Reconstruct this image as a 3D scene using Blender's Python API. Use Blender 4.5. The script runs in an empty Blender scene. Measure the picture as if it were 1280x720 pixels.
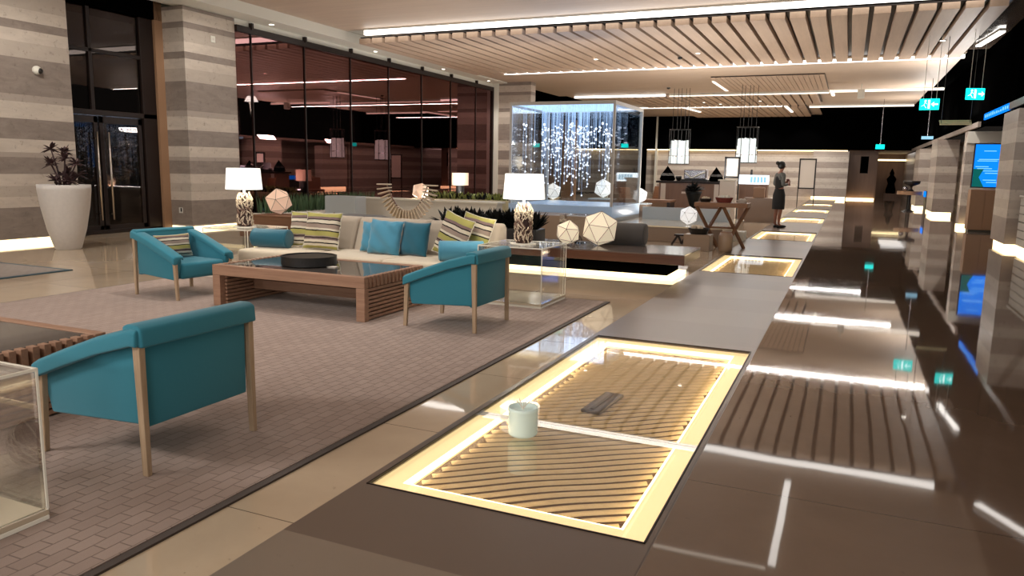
import bpy, bmesh, math, random
from mathutils import Vector, Matrix
PI = math.pi
rnd = random.Random(7)
scene = bpy.context.scene
COL = scene.collection

# ---------------------------------------------------------------- materials
def srgb(r, g, b):
    f = lambda c: (c/255/12.92) if c/255 <= .04045 else ((c/255+.055)/1.055)**2.4
    return (f(r), f(g), f(b), 1)

class NT:
    def __init__(s, name):
        s.m = bpy.data.materials.new(name); s.m.use_nodes = True
        s.t = s.m.node_tree; s.t.nodes.clear()
        s.out = s.n('ShaderNodeOutputMaterial')
    def n(s, typ, **kw):
        nd = s.t.nodes.new(typ)
        for k, v in kw.items(): setattr(nd, k, v)
        return nd
    def l(s, a, b): s.t.links.new(a, b)
    def val(s, sock, v):
        if isinstance(v, bpy.types.NodeSocket): s.l(v, sock)
        else: sock.default_value = v
    def bsdf(s, col, rough=.5, metal=0, ior=1.5, spec=.5, emit=None, es=0, coat=0, normal=None, sheen=0):
        b = s.n('ShaderNodeBsdfPrincipled')
        s.val(b.inputs['Base Color'], col); s.val(b.inputs['Roughness'], rough)
        b.inputs['Metallic'].default_value = metal; b.inputs['IOR'].default_value = ior
        b.inputs['Specular IOR Level'].default_value = spec
        b.inputs['Coat Weight'].default_value = coat
        b.inputs['Coat Roughness'].default_value = .04
        b.inputs['Sheen Weight'].default_value = sheen
        if emit is not None:
            s.val(b.inputs['Emission Color'], emit); b.inputs['Emission Strength'].default_value = es
        if normal is not None: s.l(normal, b.inputs['Normal'])
        s.l(b.outputs[0], s.out.inputs[0]); return b
    def coords(s, kind='Object'):
        if kind == 'World': return s.n('ShaderNodeNewGeometry').outputs['Position']
        return s.n('ShaderNodeTexCoord').outputs['Object']
    def mapping(s, vec, scale=(1,1,1), rot=(0,0,0), loc=(0,0,0)):
        m = s.n('ShaderNodeMapping'); s.l(vec, m.inputs[0])
        m.inputs['Scale'].default_value = scale; m.inputs['Rotation'].default_value = rot; m.inputs['Location'].default_value = loc
        return m.outputs[0]
    def noise(s, vec, scale=5, detail=4, rough=.55, dist=0):
        n = s.n('ShaderNodeTexNoise'); s.l(vec, n.inputs['Vector'])
        n.inputs['Scale'].default_value = scale; n.inputs['Detail'].default_value = detail
        n.inputs['Roughness'].default_value = rough; n.inputs['Distortion'].default_value = dist
        return n.outputs['Fac']
    def ramp(s, fac, stops, mode='LINEAR'):
        r = s.n('ShaderNodeValToRGB'); s.l(fac, r.inputs[0]); cr = r.color_ramp; cr.interpolation = mode
        while len(cr.elements) > 1: cr.elements.remove(cr.elements[-1])
        cr.elements[0].position = stops[0][0]; cr.elements[0].color = stops[0][1]
        for p, c in stops[1:]:
            e = cr.elements.new(p); e.color = c
        return r.outputs[0]
    def mix(s, fac, a, b, blend='MIX'):
        m = s.n('ShaderNodeMix', data_type='RGBA', blend_type=blend)
        s.val(m.inputs[0], fac); s.val(m.inputs[6], a); s.val(m.inputs[7], b); return m.outputs[2]
    def math(s, op, a, b=0.0):
        m = s.n('ShaderNodeMath', operation=op); s.val(m.inputs[0], a); s.val(m.inputs[1], b); return m.outputs[0]
    def sep(s, v):
        x = s.n('ShaderNodeSeparateXYZ'); s.l(v, x.inputs[0]); return x.outputs
    def bump(s, h, strength=.3, dist=.01):
        b = s.n('ShaderNodeBump'); s.l(h, b.inputs['Height']); b.inputs['Strength'].default_value = strength
        b.inputs['Distance'].default_value = dist; return b.outputs[0]

def plain(name, c, rough=.5, **kw):
    t = NT(name); t.bsdf(c if len(c) == 4 else srgb(*c), rough, **kw); return t.m
def soft(name, c, rough=.85, scale=300, var=.12, bump=.25, sheen=.2):
    t = NT(name); co = t.coords(); n = t.noise(co, scale, 3); n2 = t.noise(co, 6, 3)
    cc = srgb(*c); dk = tuple(x*(1-2*var) for x in cc[:3])+(1,)
    col = t.mix(n, dk, tuple(min(1, x*(1+var)) for x in cc[:3])+(1,))
    col = t.mix(t.math('MULTIPLY', n2, .25), col, dk)
    t.bsdf(col, rough, normal=t.bump(n, bump, .002), sheen=sheen, spec=.25); return t.m
def emis(name, c, strength):
    t = NT(name); e = t.n('ShaderNodeEmission'); e.inputs[0].default_value = srgb(*c); e.inputs[1].default_value = strength
    t.l(e.outputs[0], t.out.inputs[0]); return t.m
def woodm(name, a, b, rough=.45, axis='Y', scale=1.0, spec=.4, world=False):
    t = NT(name); co = t.coords('World' if world else 'Object')
    sc = {'X': (.35, 6, 6), 'Y': (6, .35, 6), 'Z': (6, 6, .35)}[axis]
    v = t.mapping(co, tuple(q*scale for q in sc))
    n = t.noise(v, 3, 6, .6, .4); n2 = t.noise(v, 14, 4)
    f = t.math('ADD', t.math('MULTIPLY', n, .7), t.math('MULTIPLY', n2, .3))
    col = t.ramp(f, [(.3, srgb(*a)), (.7, srgb(*b))])
    t.bsdf(col, rough, spec=spec, normal=t.bump(n2, .08, .002)); return t.m
def glassm(name, tint=(.97, .98, .98), f0=.04, gl=(1, 1, 1), rough=0.0, boost=1.0):
    t = NT(name)
    tr = t.n('ShaderNodeBsdfTransparent'); tr.inputs[0].default_value = (*tint, 1)
    g = t.n('ShaderNodeBsdfGlossy'); g.inputs[0].default_value = (*gl, 1); g.inputs['Roughness'].default_value = rough
    fr = t.n('ShaderNodeLayerWeight'); fr.inputs['Blend'].default_value = .18
    f = t.math('MINIMUM', t.math('ADD', t.math('MULTIPLY', fr.outputs['Fresnel'], boost), f0), .95)
    m = t.n('ShaderNodeMixShader'); t.l(f, m.inputs[0]); t.l(tr.outputs[0], m.inputs[1]); t.l(g.outputs[0], m.inputs[2])
    t.l(m.outputs[0], t.out.inputs[0]); return t.m

PAL = (srgb(196, 184, 170), srgb(178, 166, 153), srgb(162, 150, 139), srgb(128, 116, 107))
PAL2 = (srgb(206, 196, 184), srgb(192, 180, 168), srgb(180, 167, 156), srgb(158, 145, 136))
def banded(name, pal):
    CREAM, LITE, MID, DRK = pal
    t = NT(name); p = t.coords('World'); x, y, z = t.sep(p)
    w = t.math('ADD', z, t.math('MULTIPLY', t.noise(p, .5, 2), .02))
    st = [(0, LITE), (.12, DRK), (.63, CREAM), (.82, LITE), (1.0, CREAM), (1.2, DRK), (1.5, MID), (1.57, CREAM), (1.8, DRK), (2.14, CREAM), (2.42, MID), (2.55, DRK),
          (3.16, LITE), (3.42, CREAM), (3.62, DRK), (3.76, CREAM), (3.98, LITE), (4.25, DRK), (4.38, CREAM), (4.62, DRK)]
    col = t.ramp(t.math('DIVIDE', w, 5.2), [(q/5.2, c) for q, c in st], 'CONSTANT')
    n = t.noise(t.mapping(p, (1, 1, 3)), 2.6, 7, .65, .6)
    col = t.mix(t.ramp(n, [(.35, (0, 0, 0, 1)), (.75, (.55, .55, .55, 1))]), col, MID)
    sp = t.noise(p, 9, 8, .75)
    col = t.mix(t.ramp(sp, [(.56, (0, 0, 0, 1)), (.70, (.6, .6, .6, 1))]), col, srgb(95, 80, 72))
    br = t.n('ShaderNodeTexBrick'); t.l(t.mapping(p, (1, 1, 1), (PI/2, 0, 0)), br.inputs['Vector'])
    t.bsdf(col, .35, spec=.3); return t.m

def floor_mat():
    t = NT('polished_floor'); p = t.coords('World'); x, y, z = t.sep(p)
    n = t.noise(p, 1.2, 6, .6, .3); sp = t.noise(p, 22, 5, .7)
    left = t.ramp(n, [(.3, srgb(182, 162, 138)), (.7, srgb(198, 178, 152))])
    run_i = t.math('FLOOR', t.math('MULTIPLY', t.math('ADD', y, .3), 1.18))
    wn = t.n('ShaderNodeTexWhiteNoise', noise_dimensions='1D'); t.l(run_i, wn.inputs['W'])
    run = t.ramp(wn.outputs[0], [(0, srgb(94, 83, 75)), (.35, srgb(114, 99, 88)), (.65, srgb(106, 91, 80)), (.85, srgb(134, 120, 106))], 'CONSTANT')
    run = t.mix(t.math('MULTIPLY', n, .35), run, srgb(78, 64, 55))
    right = t.ramp(n, [(.3, srgb(108, 90, 77)), (.7, srgb(120, 101, 87))])
    isrun = t.math('MULTIPLY', t.math('GREATER_THAN', x, -1.97), t.math('LESS_THAN', x, -.59))
    isright = t.math('GREATER_THAN', x, -.59)
    col = t.mix(isrun, left, run); col = t.mix(isright, col, right)
    col = t.mix(t.ramp(sp, [(.66, (0, 0, 0, 1)), (.74, (.5, .5, .5, 1))]), col, srgb(85, 68, 55))
    # slab joints
    def joint(c, step, off, wd=.006):
        m = t.math('FRACT', t.math('DIVIDE', t.math('ADD', c, off), step))
        return t.math('LESS_THAN', m, wd/step)
    j = t.math('MAXIMUM', t.math('MULTIPLY', joint(y, 2.05, .63), isright), t.math('MULTIPLY', joint(y, 1.2, .1), t.math('LESS_THAN', x, -1.97)))
    j = t.math('MAXIMUM', j, joint(x, 2.72, .6))
    col = t.mix(t.math('MULTIPLY', j, .75), col, srgb(55, 43, 35))
    rough = t.math('ADD', t.math('MULTIPLY', isrun, .26), .035)
    wob = t.noise(t.mapping(p, (1.0, .8, 1)), 1.5, 1.5, .4)
    wob2 = t.noise(p, 6, 2, .5)
    h = t.math('ADD', wob, t.math('MULTIPLY', wob2, .05))
    b = t.bsdf(col, rough, ior=1.62, spec=.5, normal=t.bump(h, .30, .0035), coat=0)
    return t.m

def rug_mat(name, a, b, scale=1.0):
    t = NT(name); p = t.coords('World')
    nz = t.n('ShaderNodeTexNoise'); t.l(p, nz.inputs['Vector']); nz.inputs['Scale'].default_value = 3
    pv = t.mix(.02, p, nz.outputs['Color'])
    br = t.n('ShaderNodeTexBrick'); t.l(t.mapping(pv, (1, 1, 1), (0, 0, PI/2)), br.inputs['Vector'])
    br.inputs['Scale'].default_value = 1; br.inputs['Brick Width'].default_value = .115; br.inputs['Row Height'].default_value = .068
    br.inputs['Mortar Size'].default_value = .0035; br.inputs['Mortar Smooth'].default_value = .5; br.inputs['Bias'].default_value = 0
    br.inputs['Color1'].default_value = (.35, .35, .35, 1); br.inputs['Color2'].default_value = (1, 1, 1, 1); br.inputs['Mortar'].default_value = (0, 0, 0, 1)
    n = t.noise(p, 260, 3); n2 = t.noise(p, 1.5, 4)
    col = t.mix(br.outputs['Color'], srgb(*a), srgb(*b))
    col = t.mix(t.math('MULTIPLY', br.outputs['Fac'], .55), col, srgb(92, 76, 68))
    col = t.mix(t.math('MULTIPLY', n, .3), col, srgb(*a))
    col = t.mix(t.math('MULTIPLY', n2, .25), col, srgb(*a))
    h = t.math('ADD', t.math('MULTIPLY', n, .3), t.math('SUBTRACT', 1.0, br.outputs['Fac']))
    t.bsdf(col, .95, spec=.1, normal=t.bump(h, .6, .008), sheen=.15); return t.m

def stripes(name, period=.46):
    t = NT(name); co = t.coords(); x, y, z = t.sep(co)
    n = t.noise(co, 7, 2)
    f = t.math('FRACT', t.math('ADD', t.math('DIVIDE', z, period), t.math('ADD', .5, t.math('MULTIPLY', n, .05))))
    cr = srgb(205, 195, 175); ol = srgb(158, 152, 88); bk = srgb(42, 34, 32); tp = srgb(150, 132, 120); mv = srgb(120, 100, 98)
    col = t.ramp(f, [(0, ol), (.11, cr), (.17, bk), (.20, cr), (.27, mv), (.31, bk), (.34, tp), (.37, ol), (.50, bk), (.53, cr), (.58, tp), (.68, bk), (.71, cr), (.79, bk), (.82, mv), (.88, ol)], 'CONSTANT')
    t.bsdf(col, .85, spec=.2, normal=t.bump(t.noise(co, 250, 2), .3, .002)); return t.m

M = {}
M['stone'] = banded('banded_stone', PAL); M['stone2'] = banded('pale_banded_stone', PAL2)
M['floor'] = floor_mat()
M['rug'] = rug_mat('rug_taupe', (148, 129, 119), (168, 148, 137))
M['rug2'] = rug_mat('rug_grey', (140, 128, 118), (156, 144, 134))
M['teal_dark'] = soft('teal_edge', (30, 66, 78))
M['rug_edge'] = soft('rug_edge', (70, 56, 48))
M['ceilwood'] = woodm('ceiling_wood', (178, 158, 140), (194, 173, 153), .5, 'X', .5, world=True)
M['slatwood'] = woodm('slat_wood', (180, 156, 136), (198, 173, 151), .5, 'Y', .5, world=True)
M['white'] = plain('white_paint', (215, 212, 200), .6)
M['void'] = plain('black_void', (3, 3, 3), .9, spec=0)
M['gloss_black'] = plain('black_stretch_ceiling', (16, 12, 10), .08, spec=.6)
M['frame_dark'] = plain('bronze_frame', (34, 23, 19), .4, spec=.3)
M['steel'] = plain('steel', (205, 195, 185), .25, metal=1)
M['teal'] = soft('teal_fabric', (50, 125, 144), var=.06)
M['teal_pillow'] = soft('teal_pillow', (28, 92, 112), var=.07, sheen=.4)
M['blue_pillow'] = soft('blue_pillow', (72, 138, 165), var=.07, sheen=.4)
M['legwood'] = woodm('leg_wood', (150, 125, 98), (190, 165, 138), .5, 'Z', 2)
M['tablewood'] = woodm('table_wood', (136, 102, 82), (170, 134, 110), .5, 'X', 1.2)
M['benchwood'] = woodm('bench_wood', (88, 56, 40), (112, 74, 54), .3, 'X', 1)
M['benchtop'] = plain('bench_top_grey', (112, 100, 94), .12, spec=.6)
M['brownwood'] = woodm('brown_wood', (112, 78, 56), (140, 100, 72), .5, 'X', 1)
M['dkglass'] = plain('dark_glass_top', (72, 66, 62), .04, spec=.7)
M['sofa'] = soft('sofa_linen', (174, 161, 145), var=.07)
M['sofaseat'] = soft('sofa_seat_linen', (206, 192, 170), var=.05)
M['stripe'] = stripes('striped_fabric')
M['stripe_s'] = stripes('striped_fabric_small', .30)
M['piping'] = plain('pale_piping', (205, 198, 182), .8)
M['acryl'] = glassm('clear_acrylic', (.985, .99, .985), .03, boost=.6)
M['acryl_edge'] = plain('acrylic_edge', (206, 198, 184), .2, spec=.6, emit=srgb(230, 220, 200), es=.12)
M['paleplate'] = plain('pale_mirror_plate', (214, 200, 176), .1, spec=.8)
M['glass'] = glassm('clear_glass', (.97, .98, .975), .02, boost=.8)
M['floorglass'] = glassm('floor_glass', (.985, .98, .97), .0, boost=.22)
M['window'] = glassm('night_window_glass', (.45, .42, .42), .26, (.62, .34, .34), 0, .8)
M['doorglass'] = glassm('door_glass', (.5, .5, .5), .06, (.6, .5, .46), 0, .5)
M['strip'] = emis('light_strip_white', (255, 248, 240), 3.0)
M['strip2'] = emis('light_strip_soft', (255, 240, 222), 1.6)
M['led'] = emis('led_warm', (255, 226, 170), 3.0)
M['ledbar'] = emis('led_warm_bar', (255, 226, 176), 4.5)
M['spot'] = emis('downlight_lens', (255, 246, 232), 8)
M['shade'] = plain('lamp_shade_linen', (240, 240, 236), .8, emit=srgb(255, 252, 244), es=.7)
M['coral_dark'] = plain('driftwood_dark', (66, 44, 38), .7)
M['coral'] = plain('driftwood_pale', (206, 190, 168), .7)
M['coral_mid'] = plain('driftwood_brown', (120, 92, 80), .7)
M['tray'] = plain('black_tray', (26, 23, 22), .4)
M['pot'] = soft('pot_stone', (200, 194, 188), .7, 20, .06, .1)
M['plant_dark'] = plain('dark_red_leaf', (62, 40, 42), .6)
M['plant_black'] = plain('black_green_leaf', (14, 15, 13), .6, spec=.2)
M['grass'] = plain('grass_green', (72, 98, 64), .7)
M['leaf'] = plain('yellow_green_leaf', (150, 158, 84), .6)
M['ico'] = plain('icosahedron_parchment', (226, 214, 190), .6, emit=srgb(255, 236, 204), es=.35)
M['ico_pink'] = plain('icosahedron_peach', (220, 186, 160), .6, emit=srgb(255, 214, 186), es=.25)
M['ico_white'] = plain('icosahedron_white', (225, 225, 225), .6, emit=srgb(255, 255, 255), es=.45)
M['darkline'] = plain('dark_edge_line', (88, 74, 62), .6)
M['grey'] = soft('grey_upholstery', (84, 80, 78))
M['frost'] = plain('frosted_panel', (176, 184, 188), .3)
M['frost_blue'] = plain('blue_lit_acrylic', (170, 186, 200), .25, emit=srgb(160, 205, 255), es=.10)
M['post'] = plain('pale_metal_post', (176, 172, 166), .35)
M['drop'] = plain('crystal_drop', (240, 242, 246), .15, emit=srgb(235, 240, 255), es=.7, spec=.9)  # emission paints the glitter the drops catch from the case light
M['string'] = plain('clear_string', (170, 190, 215), .3, emit=srgb(150, 195, 255), es=.14)  # faint blue emission paints the haze of the lit strings
M['bluetop'] = emis('blue_white_panel', (165, 200, 250), 1.4)
M['creamwall'] = plain('cream_low_wall', (208, 203, 192), .5)
M['yellowwall'] = plain('yellow_cream_panel', (214, 202, 160), .5)
M['brownwall'] = woodm('brown_panel_wall', (116, 90, 76), (132, 104, 88), .4, 'Z', .6)
M['tan'] = plain('tan_panel', (176, 144, 112), .5)
M['taupe_block'] = plain('taupe_plinth', (138, 116, 98), .35)
M['green_glow'] = emis('exit_green', (20, 225, 215), 1.6)
M['green_white'] = emis('exit_white', (225, 255, 252), 2.2)
M['screen'] = emis('screen_blue', (12, 120, 240), 1.2)
M['screen_lite'] = emis('screen_pale_blue', (120, 190, 255), 1.2)
M['screen_green'] = emis('screen_green', (16, 96, 90), .8)
M['candle'] = plain('frosted_glass_cup', (214, 232, 226), .25, emit=srgb(214, 240, 232), es=.08)
M['candle_wax'] = plain('candle_wax', (236, 244, 240), .4, emit=srgb(230, 250, 245), es=.3)
M['plaque'] = plain('dark_plaque', (58, 54, 48), .3)
M['skin'] = plain('skin', (150, 100, 78), .55)
M['hair'] = plain('black_hair', (14, 12, 12), .5)
M['cloth_black'] = plain('black_cloth', (16, 15, 16), .8)
M['cloth_grey'] = plain('grey_sleeve', (92, 92, 88), .8)
M['paper'] = plain('white_board', (205, 196, 186), .5)
M['chrome'] = plain('chrome', (160, 156, 160), .2, metal=.8)
M['litsign'] = emis('lit_white_sign', (235, 245, 255), 2.0)
M['litblue'] = emis('lit_pale_blue_sign', (150, 200, 225), 1.0)
M['crystal'] = plain('crystal_tube', (215, 222, 222), .15, emit=srgb(230, 240, 240), es=.45)
M['red'] = plain('red_flowers', (120, 52, 44), .7)
M['orange'] = plain('orange_leather', (150, 96, 58), .5)
M['terrace'] = plain('dark_terrace', (30, 28, 28), .6)
M['tealglow'] = emis('teal_pool_light', (110, 190, 170), .55)
M['pillarlight'] = emis('street_lamp', (255, 250, 240), 6)

# sand-coloured wavy slats and warm translucent border
M['wave'] = woodm('wavy_wood', (226, 198, 150), (244, 220, 176), .6, 'X', 1)
M['wavebase'] = plain('trough_shade_base', (78, 50, 28), .9)  # dark colour paints the shade in the troughs between slats
M['border'] = plain('warm_lit_border', (226, 200, 148), .4, emit=srgb(255, 226, 166), es=.8)

# ---------------------------------------------------------------- mesh helpers
class MB:
    def __init__(s): s.b = bmesh.new()
    def _new(s, g, mat):
        bmesh.ops.transform(s.b, matrix=mat, verts=g); return g
    def box(s, x0, y0, z0, x1, y1, z1, rot=None):
        g = bmesh.ops.create_cube(s.b, size=1)['verts']
        m = Matrix.Translation(((x0+x1)/2, (y0+y1)/2, (z0+z1)/2))
        if rot is not None: m = m @ rot
        s._new(g, m @ Matrix.Diagonal((abs(x1-x0), abs(y1-y0), abs(z1-z0), 1))); return s
    def bar(s, a, b, w, h=None, taper=1.0):
        a, b = Vector(a), Vector(b); h = h or w; d = b-a
        q = d.to_track_quat('Z', 'Y').to_matrix().to_4x4() if abs(d.x)+abs(d.y) > 1e-6 else Matrix.Identity(4)
        g = bmesh.ops.create_cube(s.b, size=1)['verts']
        for v in g:
            k = taper if v.co.z > 0 else 1
            v.co.x *= w*k; v.co.y *= h*k; v.co.z *= d.length
        s._new(g, Matrix.Translation((a+b)/2) @ q); return s
    def leg(s, a, b, w, h, k=.75):       # axis-aligned section, tapering from a (top) to b (foot)
        vs = []
        for p, f in ((a, 1), (b, k)):
            for sx, sy in ((-1, -1), (1, -1), (1, 1), (-1, 1)):
                vs.append(s.b.verts.new((p[0]+sx*w*f/2, p[1]+sy*h*f/2, p[2])))
        s.b.faces.new(vs[3::-1]); s.b.faces.new(vs[4:])
        for i in range(4): s.b.faces.new((vs[i], vs[(i+1) % 4], vs[4+(i+1) % 4], vs[4+i]))
        return s
    def cyl(s, x, y, z0, z1, r, r2=None, n=24, rot=None):
        g = bmesh.ops.create_cone(s.b, cap_ends=True, segments=n, radius1=r, radius2=r if r2 is None else r2, depth=z1-z0)['verts']
        m = Matrix.Translation((x, y, (z0+z1)/2))
        if rot is not None: m = m @ rot
        s._new(g, m); return s
    def tube(s, pts, r, n=6, r2=None):
        pts = [Vector(p) for p in pts]; rings = []
        for i, p in enumerate(pts):
            d = (pts[min(i+1, len(pts)-1)]-pts[max(i-1, 0)]).normalized()
            u = d.cross(Vector((0, 0, 1)))
            if u.length < 1e-3: u = Vector((1, 0, 0))
            u.normalize(); v = d.cross(u)
            rr = r if r2 is None else r+(r2-r)*i/(len(pts)-1)
            rings.append([s.b.verts.new(p+rr*(math.cos(2*PI*k/n)*u+math.sin(2*PI*k/n)*v)) for k in range(n)])
        for a, b in zip(rings, rings[1:]):
            for k in range(n): s.b.faces.new((a[k], a[(k+1) % n], b[(k+1) % n], b[k]))
        s.b.faces.new(rings[0][::-1]); s.b.faces.new(rings[-1]); return s
    def lathe(s, prof, n=32, x=0, y=0, cap=True):
        rings = [[s.b.verts.new((x+r*math.cos(2*PI*k/n), y+r*math.sin(2*PI*k/n), z)) for k in range(n)] for r, z in prof]
        for a, b in zip(rings, rings[1:]):
            for k in range(n): s.b.faces.new((a[k], a[(k+1) % n], b[(k+1) % n], b[k]))
        if cap: s.b.faces.new(rings[0][::-1]); s.b.faces.new(rings[-1])
        return s
    def prism(s, poly, axis, a, b):      # poly of (u,v): axis 'x' -> (y,z), 'y' -> (x,z), 'z' -> (x,y)
        f = {'x': lambda u, v, w: (w, u, v), 'y': lambda u, v, w: (u, w, v), 'z': lambda u, v, w: (u, v, w)}[axis]
        A = [s.b.verts.new(f(u, v, a)) for u, v in poly]; B = [s.b.verts.new(f(u, v, b)) for u, v in poly]
        s.b.faces.new(A); s.b.faces.new(B[::-1])
        for i in range(len(poly)):
            j = (i+1) % len(poly); s.b.faces.new((A[i], B[i], B[j], A[j]))
        return s
    def ico(s, r, sub=1, c=(0, 0, 0), rot=None, sc=(1, 1, 1)):
        g = bmesh.ops.create_icosphere(s.b, subdivisions=sub, radius=r)['verts']
        m = Matrix.Translation(c)
        if rot is not None: m = m @ rot
        s._new(g, m @ Matrix.Diagonal((*sc, 1))); return s
    def leafblade(s, base, d, L, w, curl=.3):
        base = Vector(base); d = Vector(d).normalized(); side = d.cross(Vector((0, 0, 1)))
        if side.length < 1e-3: side = Vector((1, 0, 0))
        side.normalize(); nrm = side.cross(d).normalized(); rows = []
        for i in range(5):
            t = i/4; p = base+d*L*t - Vector((0, 0, 1))*curl*L*t*t
            ww = w*math.sin(PI*(.12+.86*t))
            rows.append([s.b.verts.new(p-side*ww), s.b.verts.new(p+nrm*ww*.35), s.b.verts.new(p+side*ww), s.b.verts.new(p-nrm*ww*.25)])
        for a, b in zip(rows, rows[1:]):
            for k in range(4): s.b.faces.new((a[k], a[(k+1) % 4], b[(k+1) % 4], b[k]))
        s.b.faces.new(rows[0][::-1]); s.b.faces.new(rows[-1]); return s
    def build(s, name, mat, parent=None, bevel=0, seg=2, smooth=False, sub=0):
        bmesh.ops.recalc_face_normals(s.b, faces=s.b.faces[:])
        me = bpy.data.meshes.new(name); s.b.to_mesh(me); s.b.free()
        me.materials.append(M[mat] if isinstance(mat, str) else mat)
        if smooth: me.shade_smooth()
        o = bpy.data.objects.new(name, me); COL.objects.link(o)
        if parent is not None: o.parent = parent
        if bevel:
            m = o.modifiers.new('bevel', 'BEVEL'); m.width = bevel; m.segments = seg; m.limit_method = 'ANGLE'; m.angle_limit = .6
            if smooth is False and seg > 2: me.shade_smooth()
            m.harden_normals = False
        if sub:
            m = o.modifiers.new('sub', 'SUBSURF'); m.levels = sub; m.render_levels = sub
        return o

def tag(o, label, cat, group=None):
    o['label'] = label; o['category'] = cat
    if group: o['group'] = group
    return o
def thing(name, label, cat, loc=(0, 0, 0), rz=0, group=None):
    o = bpy.data.objects.new(name, None); COL.objects.link(o); o.empty_display_size = .1
    o.location = loc; o.rotation_euler = (0, 0, rz)
    return tag(o, label, cat, group)
def struct(o, label=None):
    o['kind'] = 'structure'
    if label: o['label'] = label
    return o
def stuff(o): o['kind'] = 'stuff'; return o
def dup(root, loc, rz=0, label=None, group=None, scale=None):
    def cp(o, par):
        c = o.copy(); COL.objects.link(c)
        if par is not None: c.parent = par
        for ch in list(o.children): cp(ch, c)
        return c
    r = cp(root, None); r.location = loc; r.rotation_euler = (0, 0, rz)
    if label: r['label'] = label
    if group: r['group'] = group
    if scale: r.scale = (scale,)*3
    return r
def at(o, loc, rot=(0, 0, 0)):
    o.location = loc; o.rotation_euler = rot; return o

def pillow_mesh(w, h, t, seed=0, nu=22, wr=.006):
    r = random.Random(seed); b = bmesh.new(); ph = [r.uniform(0, 6) for _ in range(8)]
    def pos(u, v, sgn):
        e = (1-abs(u)**3.2)*(1-abs(v)**3.2); e = max(e, 0)
        k = 1-.07*(1-abs(u)**2)*abs(v)**2; k2 = 1-.07*(1-abs(v)**2)*abs(u)**2
        d = sgn*t/2*e**.55
        edge = max(abs(u), abs(v))**3
        d += wr*edge*math.sin(9*u+ph[0]+5*v)*math.cos(8*v+ph[1]) + wr*.8*math.sin(5*(u+v)+ph[2])*e
        return (u*w/2*k2, d, v*h/2*k)
    N = nu; G = {}
    for sgn in (1, -1):
        for i in range(N+1):
            for j in range(N+1):
                u, v = 2*i/N-1, 2*j/N-1
                if i in (0, N) or j in (0, N):
                    if sgn == 1: G[(1, i, j)] = b.verts.new(pos(u, v, 0))
                    G[(-1, i, j)] = G[(1, i, j)]
                else: G[(sgn, i, j)] = b.verts.new(pos(u, v, sgn))
    for sgn in (1, -1):
        for i in range(N):
            for j in range(N):
                f = [G[(sgn, i, j)], G[(sgn, i+1, j)], G[(sgn, i+1, j+1)], G[(sgn, i, j+1)]]
                b.faces.new(f if sgn == -1 else f[::-1])
    rim = [G[(1, i, 0)].co.copy() for i in range(N)]+[G[(1, N, j)].co.copy() for j in range(N)]+[G[(1, N-i, N)].co.copy() for i in range(N)]+[G[(1, 0, N-j)].co.copy() for j in range(N)]
    return b, rim
def pillow(name, w, h, t, mat, loc, rot, label, group=None, seed=0, piping=None, wr=.006):
    b, rim = pillow_mesh(w, h, t, seed, wr=wr); m = MB(); m.b.free(); m.b = b
    o = m.build(name, mat, None, smooth=True); at(o, loc, rot); tag(o, label, 'cushion', group)
    if piping:
        p = MB(); p.tube(rim+[rim[0]], .006, 6); p.build('piping', piping, o, smooth=True)
    return o
def cushion_block(x0, y0, z0, x1, y1, z1, name, mat, parent, r=.05):
    m = MB(); m.box(x0, y0, z0, x1, y1, z1); return m.build(name, mat, parent, bevel=r, seg=5, smooth=True)

# ---------------------------------------------------------------- setting
PITS = [(-1.93, 2.76, -.62, 6.32, 1), (-1.93, 11.3, -.62, 13.9, 2), (-1.93, 17.5, -.62, 20.2, 3),
        (-1.93, 24.2, -.62, 27.0, 4), (-1.93, 30.8, -.62, 33.6, 5), (-1.93, 37.4, -.62, 40.2, 6)]
XL, XR, Y0, Y1 = -14.6, 9.0, -5.0, 75.0
m = MB()
T = .25
m.box(XL, Y0, -T, -1.93, Y1, 0); m.box(-.62, Y0, -T, XR, Y1, 0)
yc = Y0
for (_, a, _, b, _) in PITS:
    m.box(-1.93, yc, -T, -.62, a, 0); yc = b
m.box(-1.93, yc, -T, -.62, Y1, 0)
for (_, a, _, b, _) in PITS: m.box(-1.93, a, -T, -.62, b, -.2)
fl = struct(m.build('floor', 'floor'))

# left banded stone wall, pier and end wall
m = MB(); m.box(-13.6, -4, .10, -13.0, 9.62, 4.69); struct(m.build('wall_left', 'stone'))
m = MB(); m.box(-13.7, -4, 0, -13.12, 9.6, .10); struct(m.build('baseboard_left', 'led'))
m = MB(); m.box(-13.9, 12.25, .08, -13.0, 13.72, 4.69); struct(m.build('wall_left_pier', 'stone'))
m = MB(); m.box(-13.9, 12.34, 0, -13.1, 13.66, .08); struct(m.build('baseboard_left_pier', 'led'))
m = MB(); m.box(-13.96, 12.05, 0, -13.6, 12.25, 4.8); struct(m.build('trim_1', 'tan'))
m = MB(); m.box(-14.4, 27.45, 0, -11.4, 27.9, 4.8); struct(m.build('wall_end_left', 'stone'))
m = MB(); m.box(-14.5, -4, 4.4, -13.6, 12.25, 4.8); struct(m.build('trim_2', 'void'))

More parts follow.
